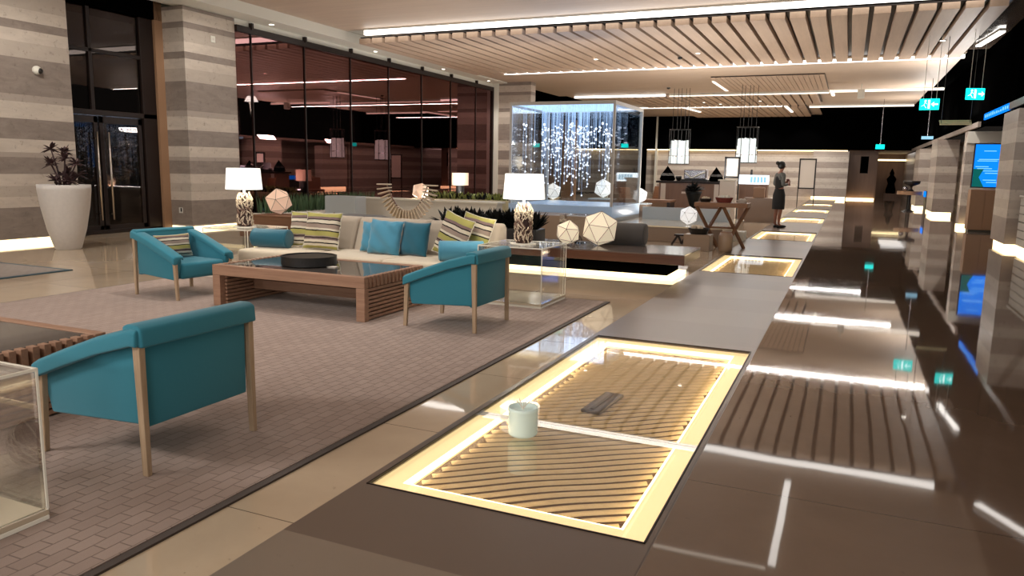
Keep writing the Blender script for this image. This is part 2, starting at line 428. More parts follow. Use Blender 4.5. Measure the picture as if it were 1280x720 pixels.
# door
d = bpy.data.objects.new('door_1', None); COL.objects.link(d); d.location = (-13.72, 9.62, 0); struct(d)
m = MB(); W = 2.43
m.box(-.06, 0, 0, .06, .12, 4.7).box(-.06, W-.34, 0, .06, W, 4.7).box(-.06, .0, 2.35, .06, W, 2.45).box(-.05, .9, 2.45, .05, .98, 4.7).box(-.05, .12, 3.55, .05, W-.34, 3.62)
m.box(-.06, 0, 0, .06, W, .08)
m.build('door_frame', 'frame_dark', d, bevel=.008)
m = MB(); m.box(-.01, .0, .08, .01, W-.3, 4.7); m.build('glass', 'doorglass', d)
for y0, y1 in ((.14, 1.02), (1.06, 2.05)):
    m = MB(); m.box(-.03, y0, .05, .03, y0+.09, 2.33).box(-.03, y1-.09, .05, .03, y1, 2.33).box(-.03, y0, .05, .03, y1, .17).box(-.03, y0, 2.2, .03, y1, 2.33)
    m.build('door_leaf', 'frame_dark', d, bevel=.006)
for y in (.92, 1.18):
    m = MB(); m.tube([(.12, y, .28), (.12, y, 2.02)], .022, 10)
    for z in (.4, 1.9): m.tube([(.0, y, z), (.12, y, z)], .012, 8)
    m.build('door_handle', 'steel', d, smooth=True)

# window wall
w = bpy.data.objects.new('window_1', None); COL.objects.link(w); struct(w)
m = MB(); m.box(-13.012, 13.72, .0, -12.988, 27.45, 4.5); m.build('glass', 'window', w)
m = MB()
for y in (14.2, 16.1, 18.07, 20.0, 21.95, 23.94, 25.9):
    m.box(-13.03, y-.012, 0, -12.96, y+.012, 4.5)
m.build('mullion', 'frame_dark', w)
m = MB(); m.box(-13.1, 13.72, 4.42, -12.93, 27.45, 4.56); m.box(-13.1, 27.3, 0, -12.93, 27.45, 4.5)
for y in (14.2, 16.1, 18.07, 20.0, 21.95, 23.94, 25.9): m.box(-13.06, y-.03, 4.52, -12.9, y+.03, 4.66)
m.build('window_frame', 'frame_dark', w)
m = MB(); m.box(-13.1, 27.38, 0, -12.75, 27.46, 4.8); struct(m.build('trim_3', 'white'))
m = MB(); m.box(-13.3, 13.72, 4.56, -13.0, 27.45, 4.70).box(-13.3, -4, 4.70, -12.4, 28, 4.95); struct(m.build('trim_4', 'white'))
# terrace outside
m = MB(); m.box(-40, 8, -.25, -14.61, 34, -.02); struct(m.build('ground', 'terrace'))
m = MB(); m.box(-17.5, 19, -.02, -16.5, 33, .04); o = m.build('pool_edge_light', 'tealglow'); tag(o, 'teal glowing strip at the foot of the dark terrace outside the window', 'light')
t = thing('street_lamp', 'slim pole lamp standing outside beyond the dark window', 'lamp', (-16.6, 18.1, 0))
m = MB(); m.cyl(0, 0, -.02, 3.3, .09, .07, 16); m.build('pole', 'steel', t, smooth=True)
m = MB(); m.cyl(0, 0, 3.3, 3.45, .2, .12, 20); m.build('lamp_head', 'pillarlight', t, smooth=True)

# ceilings
def box_struct(name, x0, y0, z0, x1, y1, z1, mat): 
    m = MB(); m.box(x0, y0, z0, x1, y1, z1); return struct(m.build(name, mat))
box_struct('ceiling', -12.39, -5, 4.94, 2.62, 17.10, 5.1, 'ceilwood')
box_struct('trim_5', -14.6, -5, 4.96, -12.4, 28, 5.1, 'white')
box_struct('ceiling_recess', -12.4, 16.95, 5.2, 2.62, 24.3, 5.3, 'ceilwood')
box_struct('ceiling_middle', -12.39, 24.03, 4.74, 2.62, 33.2, 4.95, 'ceilwood')
box_struct('ceiling_back', -12.4, 33.2, 4.84, -1.7, 48.0, 4.95, 'ceilwood')
box_struct('ceiling_back_right', -1.7, 33.2, 4.84, 2.62, 41.6, 4.95, 'ceilwood')
box_struct('ceiling_dark', -1.7, 41.6, 4.85, 9, 60, 4.95, 'void')
box_struct('ceiling_dark_left', -24, 28, 4.85, -12.4, 60, 4.95, 'void')
t_ = NT('rippled_black'); p = t_.coords('World'); n = t_.noise(t_.mapping(p, (1, .5, 1)), 1.2, 2)
t_.bsdf(srgb(92, 78, 68), .14, spec=.6, normal=t_.bump(n, .5, .12)); M['rippled'] = t_.m
box_struct('ceiling_right', 2.62, -5, 4.8, 9, 24.0, 4.9, 'rippled')
box_struct('ceiling_right_back', 2.62, 24.0, 4.8, 9, 60, 4.9, 'void')

def slat_panel(name, x0, x1, y0, y1, z0, n, lab, frac=.76, h=.13):
    t = bpy.data.objects.new(name, None); COL.objects.link(t); struct(t)
    p = (x1-x0)/n; m = MB()
    for i in range(n): m.box(x0+i*p, y0, z0, x0+i*p+p*frac, y1, z0+h)
    m.build('slats', 'slatwood', t)
    m = MB(); m.box(x0, y0+.05, z0+h+.02, x1, y1-.05, z0+h+.04); m.build('backing', 'frame_dark', t)
    return t
slat_panel('trim_6', -12.0, 2.55, 17.12, 24.0, 4.60, 37, '')
slat_panel('trim_7', -9.6, -1.4, 33.6, 38.8, 4.62, 24, '')
slat_panel('trim_8', -4.7, -1.0, 27.6, 32.6, 4.67, 22, '', .9, .03)
slat_panel('trim_9', -8.6, -2.2, 40.6, 46.8, 4.66, 18, '', .86, .1)

def lstrip(x0, y0, x1, y1, z, wd, label, mat='strip', h=.07, top=4.8):
    L = math.hypot(x1-x0, y1-y0); a = math.atan2(y1-y0, x1-x0)
    t = thing('light_strip', label, 'ceiling light', ((x0+x1)/2, (y0+y1)/2, z), a, 'linear ceiling lights')
    m = MB(); m.box(-L/2, -wd/2, 0, L/2, wd/2, h); m.build('diffuser', mat, t)
    m = MB(); m.box(-L/2-.01, -wd/2-.005, h, L/2+.01, wd/2+.005, top-z-.001); m.build('housing', 'white', t)
    return t
lstrip(-11.75, 17.03, 2.1, 17.03, 4.79, .12, 'longest bright white light strip along the near edge of the slatted ceiling', h=.11, top=4.94)
lstrip(-11.0, 24.12, 2.58, 24.12, 4.60, .12, 'bright white light strip along the far edge of the big slatted ceiling panel', h=.09, top=4.74)
lstrip(-11.6, 33.1, -7.5, 33.1, 4.63, .12, 'short white light strip above the glass case of crystals', h=.08, top=4.74)
lstrip(-7.4, 33.45, -1.0, 33.45, 4.64, .06, 'thin strip at the near edge of the small far slatted panel', 'strip2', .04, top=4.84)
lstrip(-.85, 33.1, 3.0, 33.1, 4.64, .08, 'thin white strip right of the far slatted panel, above the hanging green exit sign', 'strip2', .08, top=4.74)
lstrip(-2.1, 41.4, 2.55, 41.4, 4.72, .08, 'farthest white strip, just in front of the black upper wall', 'strip2', .07, top=4.84)
lstrip(-11.5, 40.3, -3.3, 40.3, 4.70, .08, 'far white strip above the two crystal pendants', 'strip2', .07, top=4.84)
lstrip(-4.75, 28.6, -4.75, 31.9, 4.66, .12, 'short lengthwise strip slanting left of the small slatted panels', 'strip2', .03, top=4.74)
lstrip(-.95, 33.4, -.9, 36.0, 4.76, .12, 'short lengthwise strip touching the right end of the far slatted panel', 'strip2', .05, top=4.84)
lstrip(-3.05, 38.9, -3.0, 42.8, 4.60, .12, 'lengthwise strip at the corner of the farthest white strip', 'strip2', .05, top=4.66)
lstrip(-7.9, 39.0, -7.6, 42.0, 4.60, .12, 'lengthwise strip above the left crystal pendant', 'strip2', .05, top=4.66)
lstrip(-.66, 12.25, -.66, 15.95, 4.87, .12, 'lengthwise strip overhead, seen only as a reflection in the right floor', 'strip', .03, top=4.94)
lstrip(-5.5, 12.1, -.75, 12.1, 4.88, .06, 'cross strip overhead, seen only as a faint reflection in the floor', 'strip2', .02, top=4.94)
lstrip(2.75, 16.2, 3.5, 14.8, 4.72, .14, 'angled strip at the top right where the ceiling turns black', 'strip', .04, top=4.8)
lstrip(2.75, 23.1, 2.95, 21.0, 4.73, .12, 'angled short strip under the black right ceiling', 'strip', .04, top=4.8)
# overhead cross strip of white above sensor
t = thing('ceiling_speaker', 'white box hanging under the ceiling left of the exit signs', 'speaker', (.15, 31.0, 4.2))
m = MB(); m.box(-.12, -.12, 0, .12, .12, .32); m.build('body', 'white', t, bevel=.02)
m = MB(); m.tube([(0, 0, .3), (0, 0, .52)], .015); m.build('rod', 'white', t)

dl_lab = ['downlight in the white soffit nearest the banded pier', 'second downlight in the white soffit above the dark window', 'third downlight in the soffit, left of the slatted ceiling', 'fourth downlight in the soffit, near the far end of the window',
          'left lit downlight in the big slatted ceiling', 'middle lit downlight in the big slatted ceiling', 'right twin downlight in the slatted ceiling', 'left downlight over the black pyramids', 'right downlight over the black pyramids', 'downlight over the white lectern board']
dl_pos = [(-12.7, 14.6, 4.70), (-12.7, 18.9, 4.70), (-12.7, 22.9, 4.70), (-12.7, 26.4, 4.70), (-6.93, 21.5, 4.60), (-3.98, 21.2, 4.60), (1.75, 20.9, 4.60), (-6.4, 36.2, 4.62), (-5.8, 37.2, 4.62), (-3.9, 36.0, 4.62)]
first = None
for lb, ps in zip(dl_lab, dl_pos):
    if first is None:
        t = thing('downlight', lb, 'ceiling light', ps, 0, 'recessed downlights'); first = t
        m = MB(); m.lathe([(.055, -.012), (.085, -.012), (.085, 0.0), (.055, 0.0)], 24, cap=False); m.build('rim', 'white', t)
        m = MB(); m.cyl(0, 0, -.010, -.002, .055, n=24); m.build('lens', 'spot', t)
    else: dup(first, ps, 0, lb)

# back (far) walls
box_struct('wall_far', -24, 48.6, 0, -.15, 49.0, 2.72, 'stone2')
box_struct('wall_far_upper', -24, 48.3, 2.85, 4.6, 48.7, 4.95, 'void')
box_struct('trim_10', -24, 48.45, 2.76, -.2, 48.58, 2.83, 'led')
box_struct('wall_far_pier', -2.0, 47.4, .17, -.1, 48.6, 2.75, 'stone2')
box_struct('trim_11', -1.95, 47.38, 0, -.15, 48.5, .16, 'led')
box_struct('wall_far_brown', -.1, 49.2, 0, 1.45, 49.6, 3, 'brownwall')
box_struct('wall_far_corridor', 1.2, 58, 0, 4.5, 58.4, 3, 'brownwall')
box_struct('wall_corridor_left', 1.2, 49.6, 0, 1.45, 58, 3, 'brownwall')
box_struct('ceiling_corridor', 1.2, 48.7, 2.85, 4.6, 58.4, 3.0, 'brownwall')
box_struct('trim_12', 1.5, 56.8, 2.4, 3.6, 56.9, 2.5, 'led')
box_struct('trim_13', -.1, 49.0, .0, 1.4, 49.15, .1, 'led')
t = thing('wall_panel', 'narrow dark panel on the brown far wall right of the striped pier', 'panel', (.75, 49.17, 1.55))
m = MB(); m.box(-.2, -.02, 0, .2, 0.02, .95); m.build('board', 'void', t)
m = MB(); m.box(-.22, -.0, -.02, .22, 0.028, .97); m.build('frame', 'frame_dark', t)
t = thing('sculpture', 'dark silhouette figure at the end of the far corridor', 'sculpture', (2.6, 57, 0))
m = MB(); m.lathe([(.28, 0), (.3, .5), (.2, .9), (.3, 1.2), (.12, 1.45), (.14, 1.6), (.02, 1.9)], 16); m.build('figure', 'void', t, smooth=True)
m = MB(); m.box(-.4, -.3, 0, .4, .3, .25); m.build('plinth', 'brownwall', t)

# left opening beyond the end wall: lounge walls
box_struct('wall_lounge', -11.4, 48.2, 0, -11.3, 48.6, 4.9, 'white')
box_struct('wall_lounge_door', -12.4, 47.9, 0, -11.9, 48.1, 4.2, 'void')
box_struct('trim_14', -12.15, 40.0, 0, -12.0, 40.2, 3.6, 'white')
box_struct('wall_lounge_panel', -16.5, 38.0, 0, -14.0, 38.3, 3.5, 'brownwall')
box_struct('wall_lounge_pier', -13.9, 37.9, 0, -13.2, 38.3, 4.0, 'tan')
box_struct('wall_lounge_glass', -19.5, 36, 0, -16.6, 36.3, 4.2, 'brownwall')

# right side
box_struct('wall_right', 4.6, 19.2, 0, 5.0, 59, 3.0, 'stone2')
box_struct('wall_right_far', 3.35, 40.5, 0, 4.6, 58, 2.8, 'stone2')
box_struct('wall_right_niche', 2.93, 24.8, .12, 4.59, 25.3, 2.70, 'stone2')
box_struct('niche_painted_light', 2.93, 24.74, 2.38, 4.59, 24.79, 2.70, 'creamwall')  # cream strip paints the lit top of the niche wall
box_struct('trim_16', 2.9, 24.6, 0, 3.25, 25.1, .11, 'led')
box_struct('wall_right_pier_near', 2.95, 17.9, .12, 4.59, 19.5, 2.80, 'stone2')
box_struct('trim_17', 3.0, 17.96, 0, 4.5, 19.4, .11, 'led')
box_struct('wall_right_pier_middle', 2.82, 31.3, .16, 3.5, 33.6, 2.74, 'stone2')
box_struct('trim_18', 2.86, 31.34, 0, 3.45, 33.5, .15, 'led')
box_struct('wall_right_pier_far', 2.68, 37.0, .16, 3.25, 39.4, 2.6, 'stone2')
box_struct('trim_19', 2.72, 37.04, 0, 3.2, 39.3, .15, 'led')
box_struct('trim_20', 3.05, 24, 2.78, 3.12, 48, 2.92, 'stone2')
box_struct('wall_right_upper', 3.12, 19.5, 2.82, 3.3, 48, 4.8, 'void')
box_struct('wall_right_upper_near', 3.6, 5, 2.82, 3.8, 19.5, 4.8, 'void')

# ---------------------------------------------------------------- floor glass panels
def wave_panel(idx, x0, y0, x1, y1, label, panes):
    t = thing('glass_floor_panel', label, 'floor panel', ((x0+x1)/2, (y0+y1)/2, -.2), 0, 'lit glass floor panels')
    W, L = (x1-x0)-.002, (y1-y0)-.002; bw = .12
    m = MB(); m.box(-W/2, -L/2, 0.001, W/2, L/2, .126); m.build('pit_base', 'wavebase', t)
    m = MB()
    for a in ((-W/2, -L/2, -W/2+bw, L/2), (W/2-bw, -L/2, W/2, L/2), (-W/2+bw, -L/2, W/2-bw, -L/2+bw), (-W/2+bw, L/2-bw, W/2-bw, L/2)):
        m.box(a[0], a[1], .127, a[2], a[3], .178)
    m.build('border', 'border', t)
    # wavy slats, all as one surface pattern
    m = MB(); iw, il = W/2-bw, L/2-bw
    ang = math.radians(37); ca, sa = math.cos(ang), math.sin(ang)
    step = .070 if idx == 1 else .12
    R = math.hypot(iw, il)
    k = -R
    while k < R:
        pts = []
        u = -R
        while u <= R:
            off = .013*math.sin(u*4.0+k*1.2)+.005*math.sin(u*10+k*3)
            X = u*ca-(k+off)*sa; Y = u*sa+(k+off)*ca
            if abs(X) < iw-.01 and abs(Y) < il-.01: pts.append((X, Y))
            u += .06
        if len(pts) > 1:
            w2 = step*.24
            prof = [(-w2, .1265), (-w2*.7, .136), (0, .142), (w2*.7, .136), (w2, .1265)]
            rows = []
            for (X, Y) in pts: rows.append([m.b.verts.new((X-sa*a, Y+ca*a, z)) for a, z in prof])
            for a, b in zip(rows, rows[1:]):
                for q in range(4): m.b.faces.new((a[q], a[q+1], b[q+1], b[q]))
            m.b.faces.new(rows[0]); m.b.faces.new(rows[-1][::-1])
        k += step
    o = m.build('wavy_slats', 'wave', t, smooth=True)
    # LED bars just inside border
    m = MB()
    for a in ((-iw, -il, -iw+.012, il), (iw-.012, -il, iw, il), (-iw, -il, iw, -il+.012), (-iw, il-.012, iw, il)):
        m.box(a[0], a[1], .148, a[2], a[3], .177)
    m.build('led_bar', 'ledbar', t)
    # glass panes and seams
    ys = [-L/2]+[p-(y0+y1)/2 for p in panes]+[L/2]
    for a, b in zip(ys, ys[1:]):
        m = MB(); m.box(-W/2, a+.004, .18, W/2, b-.004, .203); m.build('glass_pane', 'floorglass', t)
    m = MB()
    for p in ys[1:-1]: m.box(-W/2, p-.035, .166, W/2, p+.035, .179)
    if len(ys) > 2: m.build('seam_bar', 'acryl_edge', t)
    else: m.b.free()
    m = MB()
    for a in ((-W/2, -L/2, -W/2+.007, L/2), (W/2-.007, -L/2, W/2, L/2), (-W/2, -L/2, W/2, -L/2+.007), (-W/2, L/2-.007, W/2, L/2)):
        m.box(a[0], a[1], .190, a[2], a[3], .204)
    m.build('steel_frame', 'frame_dark', t)
    return t
gl_labels = ['nearest lit glass floor panel over wavy slats, two panes with a cup on top', 'second lit glass floor panel, beside the low dark bench', 'third lit glass floor panel, past the cross-legged table',
             'fourth glass floor panel, just beyond the standing person', 'fifth glass floor panel, well behind the person', 'farthest glass floor panel before the striped far pier']
for (x0, y0, x1, y1, i), lb in zip(PITS, gl_labels):
    wave_panel(i, x0, y0, x1, y1, lb, [3.97] if i == 1 else [])

# plaque under glass & candle cup on glass
t = thing('plaque', 'dark rectangular plaque lying among the wavy slats under the near glass panel', 'plaque', (-1.35, 4.58, -.055), math.radians(86))
m = MB(); m.box(-.22, -.065, 0, .22, .065, .02); m.build('plate', 'plaque', t, bevel=.006)
m = MB(); m.box(-.19, -.012, .02, .19, .012, .026); m.build('ridge', 'frame_dark', t)
t = thing('candle_cup', 'round frosted ribbed glass cup with clear stems standing on the near glass panel', 'candle holder', (-1.535, 3.68, .0045)); t.scale = (.87, .87, .95)
prof = [(.082, 0)]
for i in range(12): prof += [(.090+.004*(i % 2), .006+i*.0125)]
prof += [(.094, .165), (.086, .165), (.084, .15), (.001, .148)]
m = MB(); m.lathe(prof, 40, cap=False);
m.build('cup', 'candle', t, smooth=True)
m = MB(); m.cyl(0, 0, .12, .146, .082, n=32); m.build('wax', 'candle_wax', t)
m = MB()
for i in range(5):
    a = i*1.3; m.tube([(0, 0, .147), (.02*math.cos(a), .02*math.sin(a), .18), (.045*math.cos(a), .045*math.sin(a), .205)], .003, 5)
m.build('clear_stem', 'acryl_edge', t)

# ---------------------------------------------------------------- rugs
m = MB(); m.box(-7.74, -1, .0, -2.36, 7.96, .014); o = m.build('area_rug', 'rug', None); tag(o, 'large taupe block-woven rug under the teal armchairs and coffee tables', 'rug')
m = MB(); m.box(-7.78, -1.04, 0, -2.32, 8.0, .010); m.build('binding', 'rug_edge', o)
m = MB(); m.box(-12.2, 2, 0, -9.47, 6.72, .014); o = m.build('area_rug', 'rug2', None); tag(o, 'grey rug with dark teal border at the left edge below the big pot', 'rug')
m = MB(); m.box(-12.27, 1.9, 0, -9.40, 6.79, .012); m.build('border', 'teal_dark', o)
t = thing('side_stool', 'dark block leg of a seat on the grey rug, cut by the left frame edge', 'stool', (-10.85, 6.2, .014))
m = MB(); m.box(-.16, -.14, 0, .16, .14, .34); m.build('body', 'frame_dark', t, bevel=.01)
m = MB(); m.box(-.2, -.18, .34, .2, .18, .38); m.build('seat', 'frame_dark', t, bevel=.01)

# ---------------------------------------------------------------- armchair (front faces local +X)
def make_armchair(label):
    t = thing('armchair', label, 'armchair', (0, 0, 0), 0, 'teal armchairs around the coffee tables')
    hb = .33  # half width
    # side panels
    for s in (-1, 1):
        y0, y1 = (s*hb, s*(hb-.055))
        poly = [(-.33, .235), (.29, .205), (.345, .40), (.345, .425), (-.33, .665)]
        m = MB(); m.prism(poly, 'y', y0, y1); sp = m.build('side_panel', 'teal', t, bevel=.012, seg=3)
        # folded roll over the arm
        sec = []
        def R(x, zt):   # cross-section loop at x, top at zt
            yo = s*(hb+.048); yi = s*(hb-.075)
            return [(x, yi, zt-.05), (x, yi, zt-.006), (x, s*(hb-.05), zt), (x, s*(hb+.018), zt), (x, yo, zt-.014), (x, yo+s*.004, zt-.085), (x, s*(hb+.004), zt-.088), (x, s*(hb-.05), zt-.03)]
        m = MB(); rows = []
        for x, zt in ((-.375, .70), (-.33, .70), (-.1, .635), (.15, .545), (.33, .475), (.355, .462)):
            rows.append([m.b.verts.new(p) for p in R(x, zt)])
        for a, b in zip(rows, rows[1:]):
            for q in range(8): m.b.faces.new((a[q], a[(q+1) % 8], b[(q+1) % 8], b[q]))
        m.b.faces.new(rows[0][::-1]); m.b.faces.new(rows[-1])
        m.build('arm_roll', 'teal', sp, bevel=.010, seg=3)
    m = MB(); m.prism([(-.35, .22), (-.295, .22), (-.275, .69), (-.355, .69)], 'y', -hb+.01, hb-.01); br = m.build('backrest', 'teal', t, bevel=.012, seg=3)
    m = MB(); m.prism([(-.28, .655), (-.27, .70), (-.30, .712), (-.36, .712), (-.392, .695), (-.398, .61), (-.356, .608), (-.33, .66)], 'y', -hb-.03, hb+.03); m.build('back_roll', 'teal', br, bevel=.012, seg=3)
    cushion_block(-.30, -.272, .215, .335, .272, .385, 'seat', 'teal', t, .035)
    for s in (-1, 1):
        m = MB(); m.leg((-.352, s*(hb+.012), .612), (-.362, s*(hb+.012), 0), 0.044, .034, .78); m.build('leg', 'legwood', t, bevel=.004)
        m = MB(); m.leg((.325, s*(hb+.012), .405), (.345, s*(hb+.012), 0), 0.044, .034, .78); m.build('leg', 'legwood', t, bevel=.004)
    return t
ch = make_armchair('teal armchair nearest the camera, seen from behind beside the acrylic table')
at(ch, (-3.225, 2.705, .014), (0, 0, PI))
c2 = dup(ch, (-3.262, 6.15, .014), PI, 'teal armchair at the right end of the coffee table, its back to the right')
c3 = dup(ch, (-6.65, 6.12, .014), math.radians(-7), 'teal armchair left of the coffee table, facing right with a striped cushion')
pillow('throw_cushion', .44, .25, .13, 'stripe_s', (-6.82, 6.14, .535), (math.radians(-14), 0, math.radians(84)), 'small striped lumbar cushion in the left teal armchair', None, 3, 'piping')

# ---------------------------------------------------------------- coffee tables
def make_ctable(label):
    t = thing('coffee_table', label, 'coffee table', (0, 0, 0), 0, 'wooden coffee tables with dark glass tops')
    A, B, H = .925, .53, .42
    for s in (-1, 1):
        m = MB(); m.box(-A, s*B, H-.105, A, s*(B-.07), H); m.build('apron', 'tablewood', t, bevel=.004)
        # end band of upright blocks
        m = MB(); n = 14; L = 2*(B-.07)
        m.box(s*(A-.05), -B+.07, H-.1, s*(A-.075), B-.07, H-.01)
        for i in range(n):
            y = -B+.07+L*(i+.5)/n; m.box(s*A, y-.019, H-.105, s*(A-.06), y+.019, H)
        m.build('end_rail', 'tablewood', t, bevel=.002)
        for q in (-1, 1):
            m = MB(); m.box(s*A, q*B, 0, s*(A-.095), q*(B-.07), H-.106); m.build('leg', 'tablewood', t, bevel=.004)
        m = MB(); m.box(s*(A-.055), -B+.07, .02, s*(A-.09), B-.07, H-.107)
        for i in range(8):
            z = .012+i*.038; m.box(s*(A-.008), -B+.07, z, s*(A-.06), B-.07, z+.026)
            m.box(s*(A-.085), -B+.07, z, s*(A-.12), B-.07, z+.026)
        m.build('end_panel', 'tablewood', t, bevel=.002)
    m = MB(); m.box(-A+.1, -.07, .12, A-.1, .0, .22); m.build('stretcher', 'tablewood', t, bevel=.004)
    m = MB(); m.box(-A+.061, -B+.071, H-.022, A-.061, B-.071, H-.006); m.build('glass_top', 'dkglass', t)
    return t
ct = make_ctable('wooden coffee table in front of the sofa with a black round tray on it'); at(ct, (-4.93, 6.27, .014))
dup(ct, (-4.95, 2.56, .014), 0, 'wooden coffee table at the left edge behind the near acrylic table')
t = thing('round_tray', 'low black round tray on the coffee table', 'tray', (-5.03, 6.24, .43))
m = MB(); m.lathe([(.265, 0), (.28, .01), (.28, .10), (.262, .10), (.258, .02), (.001, .018)], 48, cap=False)
m.build('bowl', 'tray', t, smooth=False)
m = MB(); m.cyl(0, 0, .02, .09, .26, n=48); m.build('lid', 'tray', t)
o = MB().box(-.05, -.035, 0, .05, .035, .008).build('coaster', 'paper', None, bevel=.002); at(o, (-4.72, 6.22, .429), (0, 0, .1)); tag(o, 'small pale card lying on the glass coffee table right of the tray', 'card')

# ---------------------------------------------------------------- sofa
t = thing('sofa', 'long beige linen sofa behind the coffee table', 'sofa', (0, 0, .014))
m = MB(); m.box(-6.72, 7.05, .07, -3.64, 8.05, .24); m.build('base', 'sofa', t, bevel=.01)
m = MB()
for x in (-6.6, -5.2, -3.8):
    for y in (7.15, 7.95): m.box(x-.03, y-.03, .0, x+.03, y+.03, .07)
m.build('feet', 'frame_dark', t)
xs = [-6.74, -5.71, -4.68, -3.62]
for a, b in zip(xs, xs[1:]): cushion_block(a+.004, 7.0, .24, b-.004, 7.85, .415, 'seat_cushion', 'sofaseat', t, .045)
xb = [-6.45, -5.55, -4.55, -3.60]
for a, b in zip(xb, xb[1:]):
    m = MB(); m.prism([(7.68, .36), (7.98, .36), (8.06, .80), (7.86, .81)], 'x', a+.006, b-.006); m.build('back_cushion', 'sofa', t, bevel=.05, seg=5, smooth=True)
m = MB(); m.box(-6.5, 7.99, .07, -3.62, 8.08, .76); m.build('back_frame', 'sofa', t, bevel=.02)
def bolster(loc, L, r, label, rz=0, mat='teal_pillow'):
    t = thing('bolster', label, 'bolster', loc, rz, 'bolster cushions')
    m = MB(); ry = Matrix.Rotation(PI/2, 4, 'Y'); m.cyl(0, 0, -L/2, L/2, r, n=40, rot=None)
    bmesh.ops.transform(m.b, matrix=Matrix.Translation((0, 0, r)) @ ry, verts=m.b.verts[:])
    m.build('roll', mat, t, bevel=.02, seg=3, smooth=True)
    for s in (-1, 1):
        m = MB(); m.tube([(s*(L/2-.018), r*.985*math.cos(a*PI/16), r+r*.985*math.sin(a*PI/16)) for a in range(33)], .005, 5)
        m.build('piping', mat, t, smooth=True)
    return t
bolster((-6.5, 7.36, .428), .5, .115, 'dark teal bolster on the left end of the sofa', math.radians(8))
bolster((-3.86, 7.38, .428), .5, .112, 'teal bolster on the right end of the sofa, half behind the armchair', math.radians(28), 'blue_pillow')

# throw pillows
rx = math.radians(-14)
pillow('throw_cushion', .42, .44, .15, 'stripe', (-6.18, 7.60, .655), (rx, 0, .15), 'striped cushion at the back left corner of the sofa, mostly hidden', None, 11, 'piping', .008)
pillow('throw_cushion', .52, .46, .17, 'stripe', (-5.83, 7.50, .655), (rx, 0, .02), 'large olive and brown striped cushion on the left of the sofa', None, 12, 'piping', .012)
pillow('throw_cushion', .40, .37, .14, 'blue_pillow', (-5.14, 7.62, .61), (rx, 0, .05), 'pale blue cushion peeking out behind the bigger blue one', None, 13, None, .014)
pillow('throw_cushion', .46, .42, .17, 'blue_pillow', (-4.93, 7.50, .625), (rx, .03, -.05), 'shiny pale blue cushion in the middle of the sofa', None, 14, None, .016)
pillow('throw_cushion', .40, .41, .14, 'teal_pillow', (-4.56, 7.56, .62), (rx, 0, -.12), 'dark teal square cushion right of the pale blue ones', None, 15, None)
pillow('throw_cushion', .44, .44, .14, 'stripe', (-3.80, 7.60, .71), (rx, math.radians(10), -.2), 'striped cushion behind, leaning at the right end of the sofa', None, 16, 'piping')
pillow('throw_cushion', .46, .50, .15, 'stripe', (-4.00, 7.46, .685), (rx, math.radians(15), -.3), 'striped cushion tilted in front, at the right end of the sofa', None, 17, 'piping')

# ---------------------------------------------------------------- acrylic tables
def make_acrylic(label):
    t = thing('acrylic_table', label, 'side table', (0, 0, 0), 0, 'clear acrylic box side tables')
    a, H, th = .37, .63, .016
    m = MB(); m.box(-a, -a, .02, a, a, .045); m.build('base_plate', 'paleplate', t, bevel=.003)
    m = MB(); m.box(-a, -a, 0, a, a, .019); m.build('foot_plate', 'acryl_edge', t, bevel=.003)
    m = MB(); m.box(-a+th+.001, -a+th+.001, H-th, a-th-.001, a-th-.001, H); m.build('top', 'acryl', t)
    for s in (-1, 1):
        m = MB(); m.box(s*a, -a+th+.001, .046, s*(a-th), a-th-.001, H-th-.001); m.build('side_pane', 'acryl', t)
        m = MB(); m.box(-a+th+.001, s*a, .046, a-th-.001, s*(a-th), H-th-.001); m.build('side_pane', 'acryl', t)
    m = MB(); e = .008
    for sx in (-1, 1):
        for sy in (-1, 1): m.box(sx*a, sy*a, .046, sx*(a-e), sy*(a-e), H)
        m.box(sx*a, -a, H, sx*(a-e), a, H-e-.004); m.box(-a, sx*a, H, a, sx*(a-e), H-e-.004)
    m.build('polished_edges', 'acryl_edge', t)
    return t
ac = make_acrylic('near clear acrylic box table at the lower left edge'); at(ac, (-3.225, 1.515, .014))
dup(ac, (-3.19, 7.55, .014), 0, 'clear acrylic box table right of the sofa holding a lit lamp')
dup(ac, (-7.10, 7.56, .012), 0, 'clear acrylic box table at the left end of the sofa holding a lit lamp')
t = thing('woven_ball', 'brown woven ball inside the near acrylic table', 'ornament', (-3.30, 1.62, .06))
m = MB(); m.ico(.115, 4, (0, 0, .115)); m.build('ball', 'coral_mid', t, smooth=True)
m = MB()
for k in range(9):
    q = Matrix.Rotation(k*.7, 3, 'Z') @ Matrix.Rotation(k*.35+.2, 3, 'X')
    m.tube([q @ Vector((.117*math.cos(i*PI/12), .117*math.sin(i*PI/12), 0))+Vector((0, 0, .115)) for i in range(25)], .004, 5)
m.build('weave', 'coral', t, smooth=True)

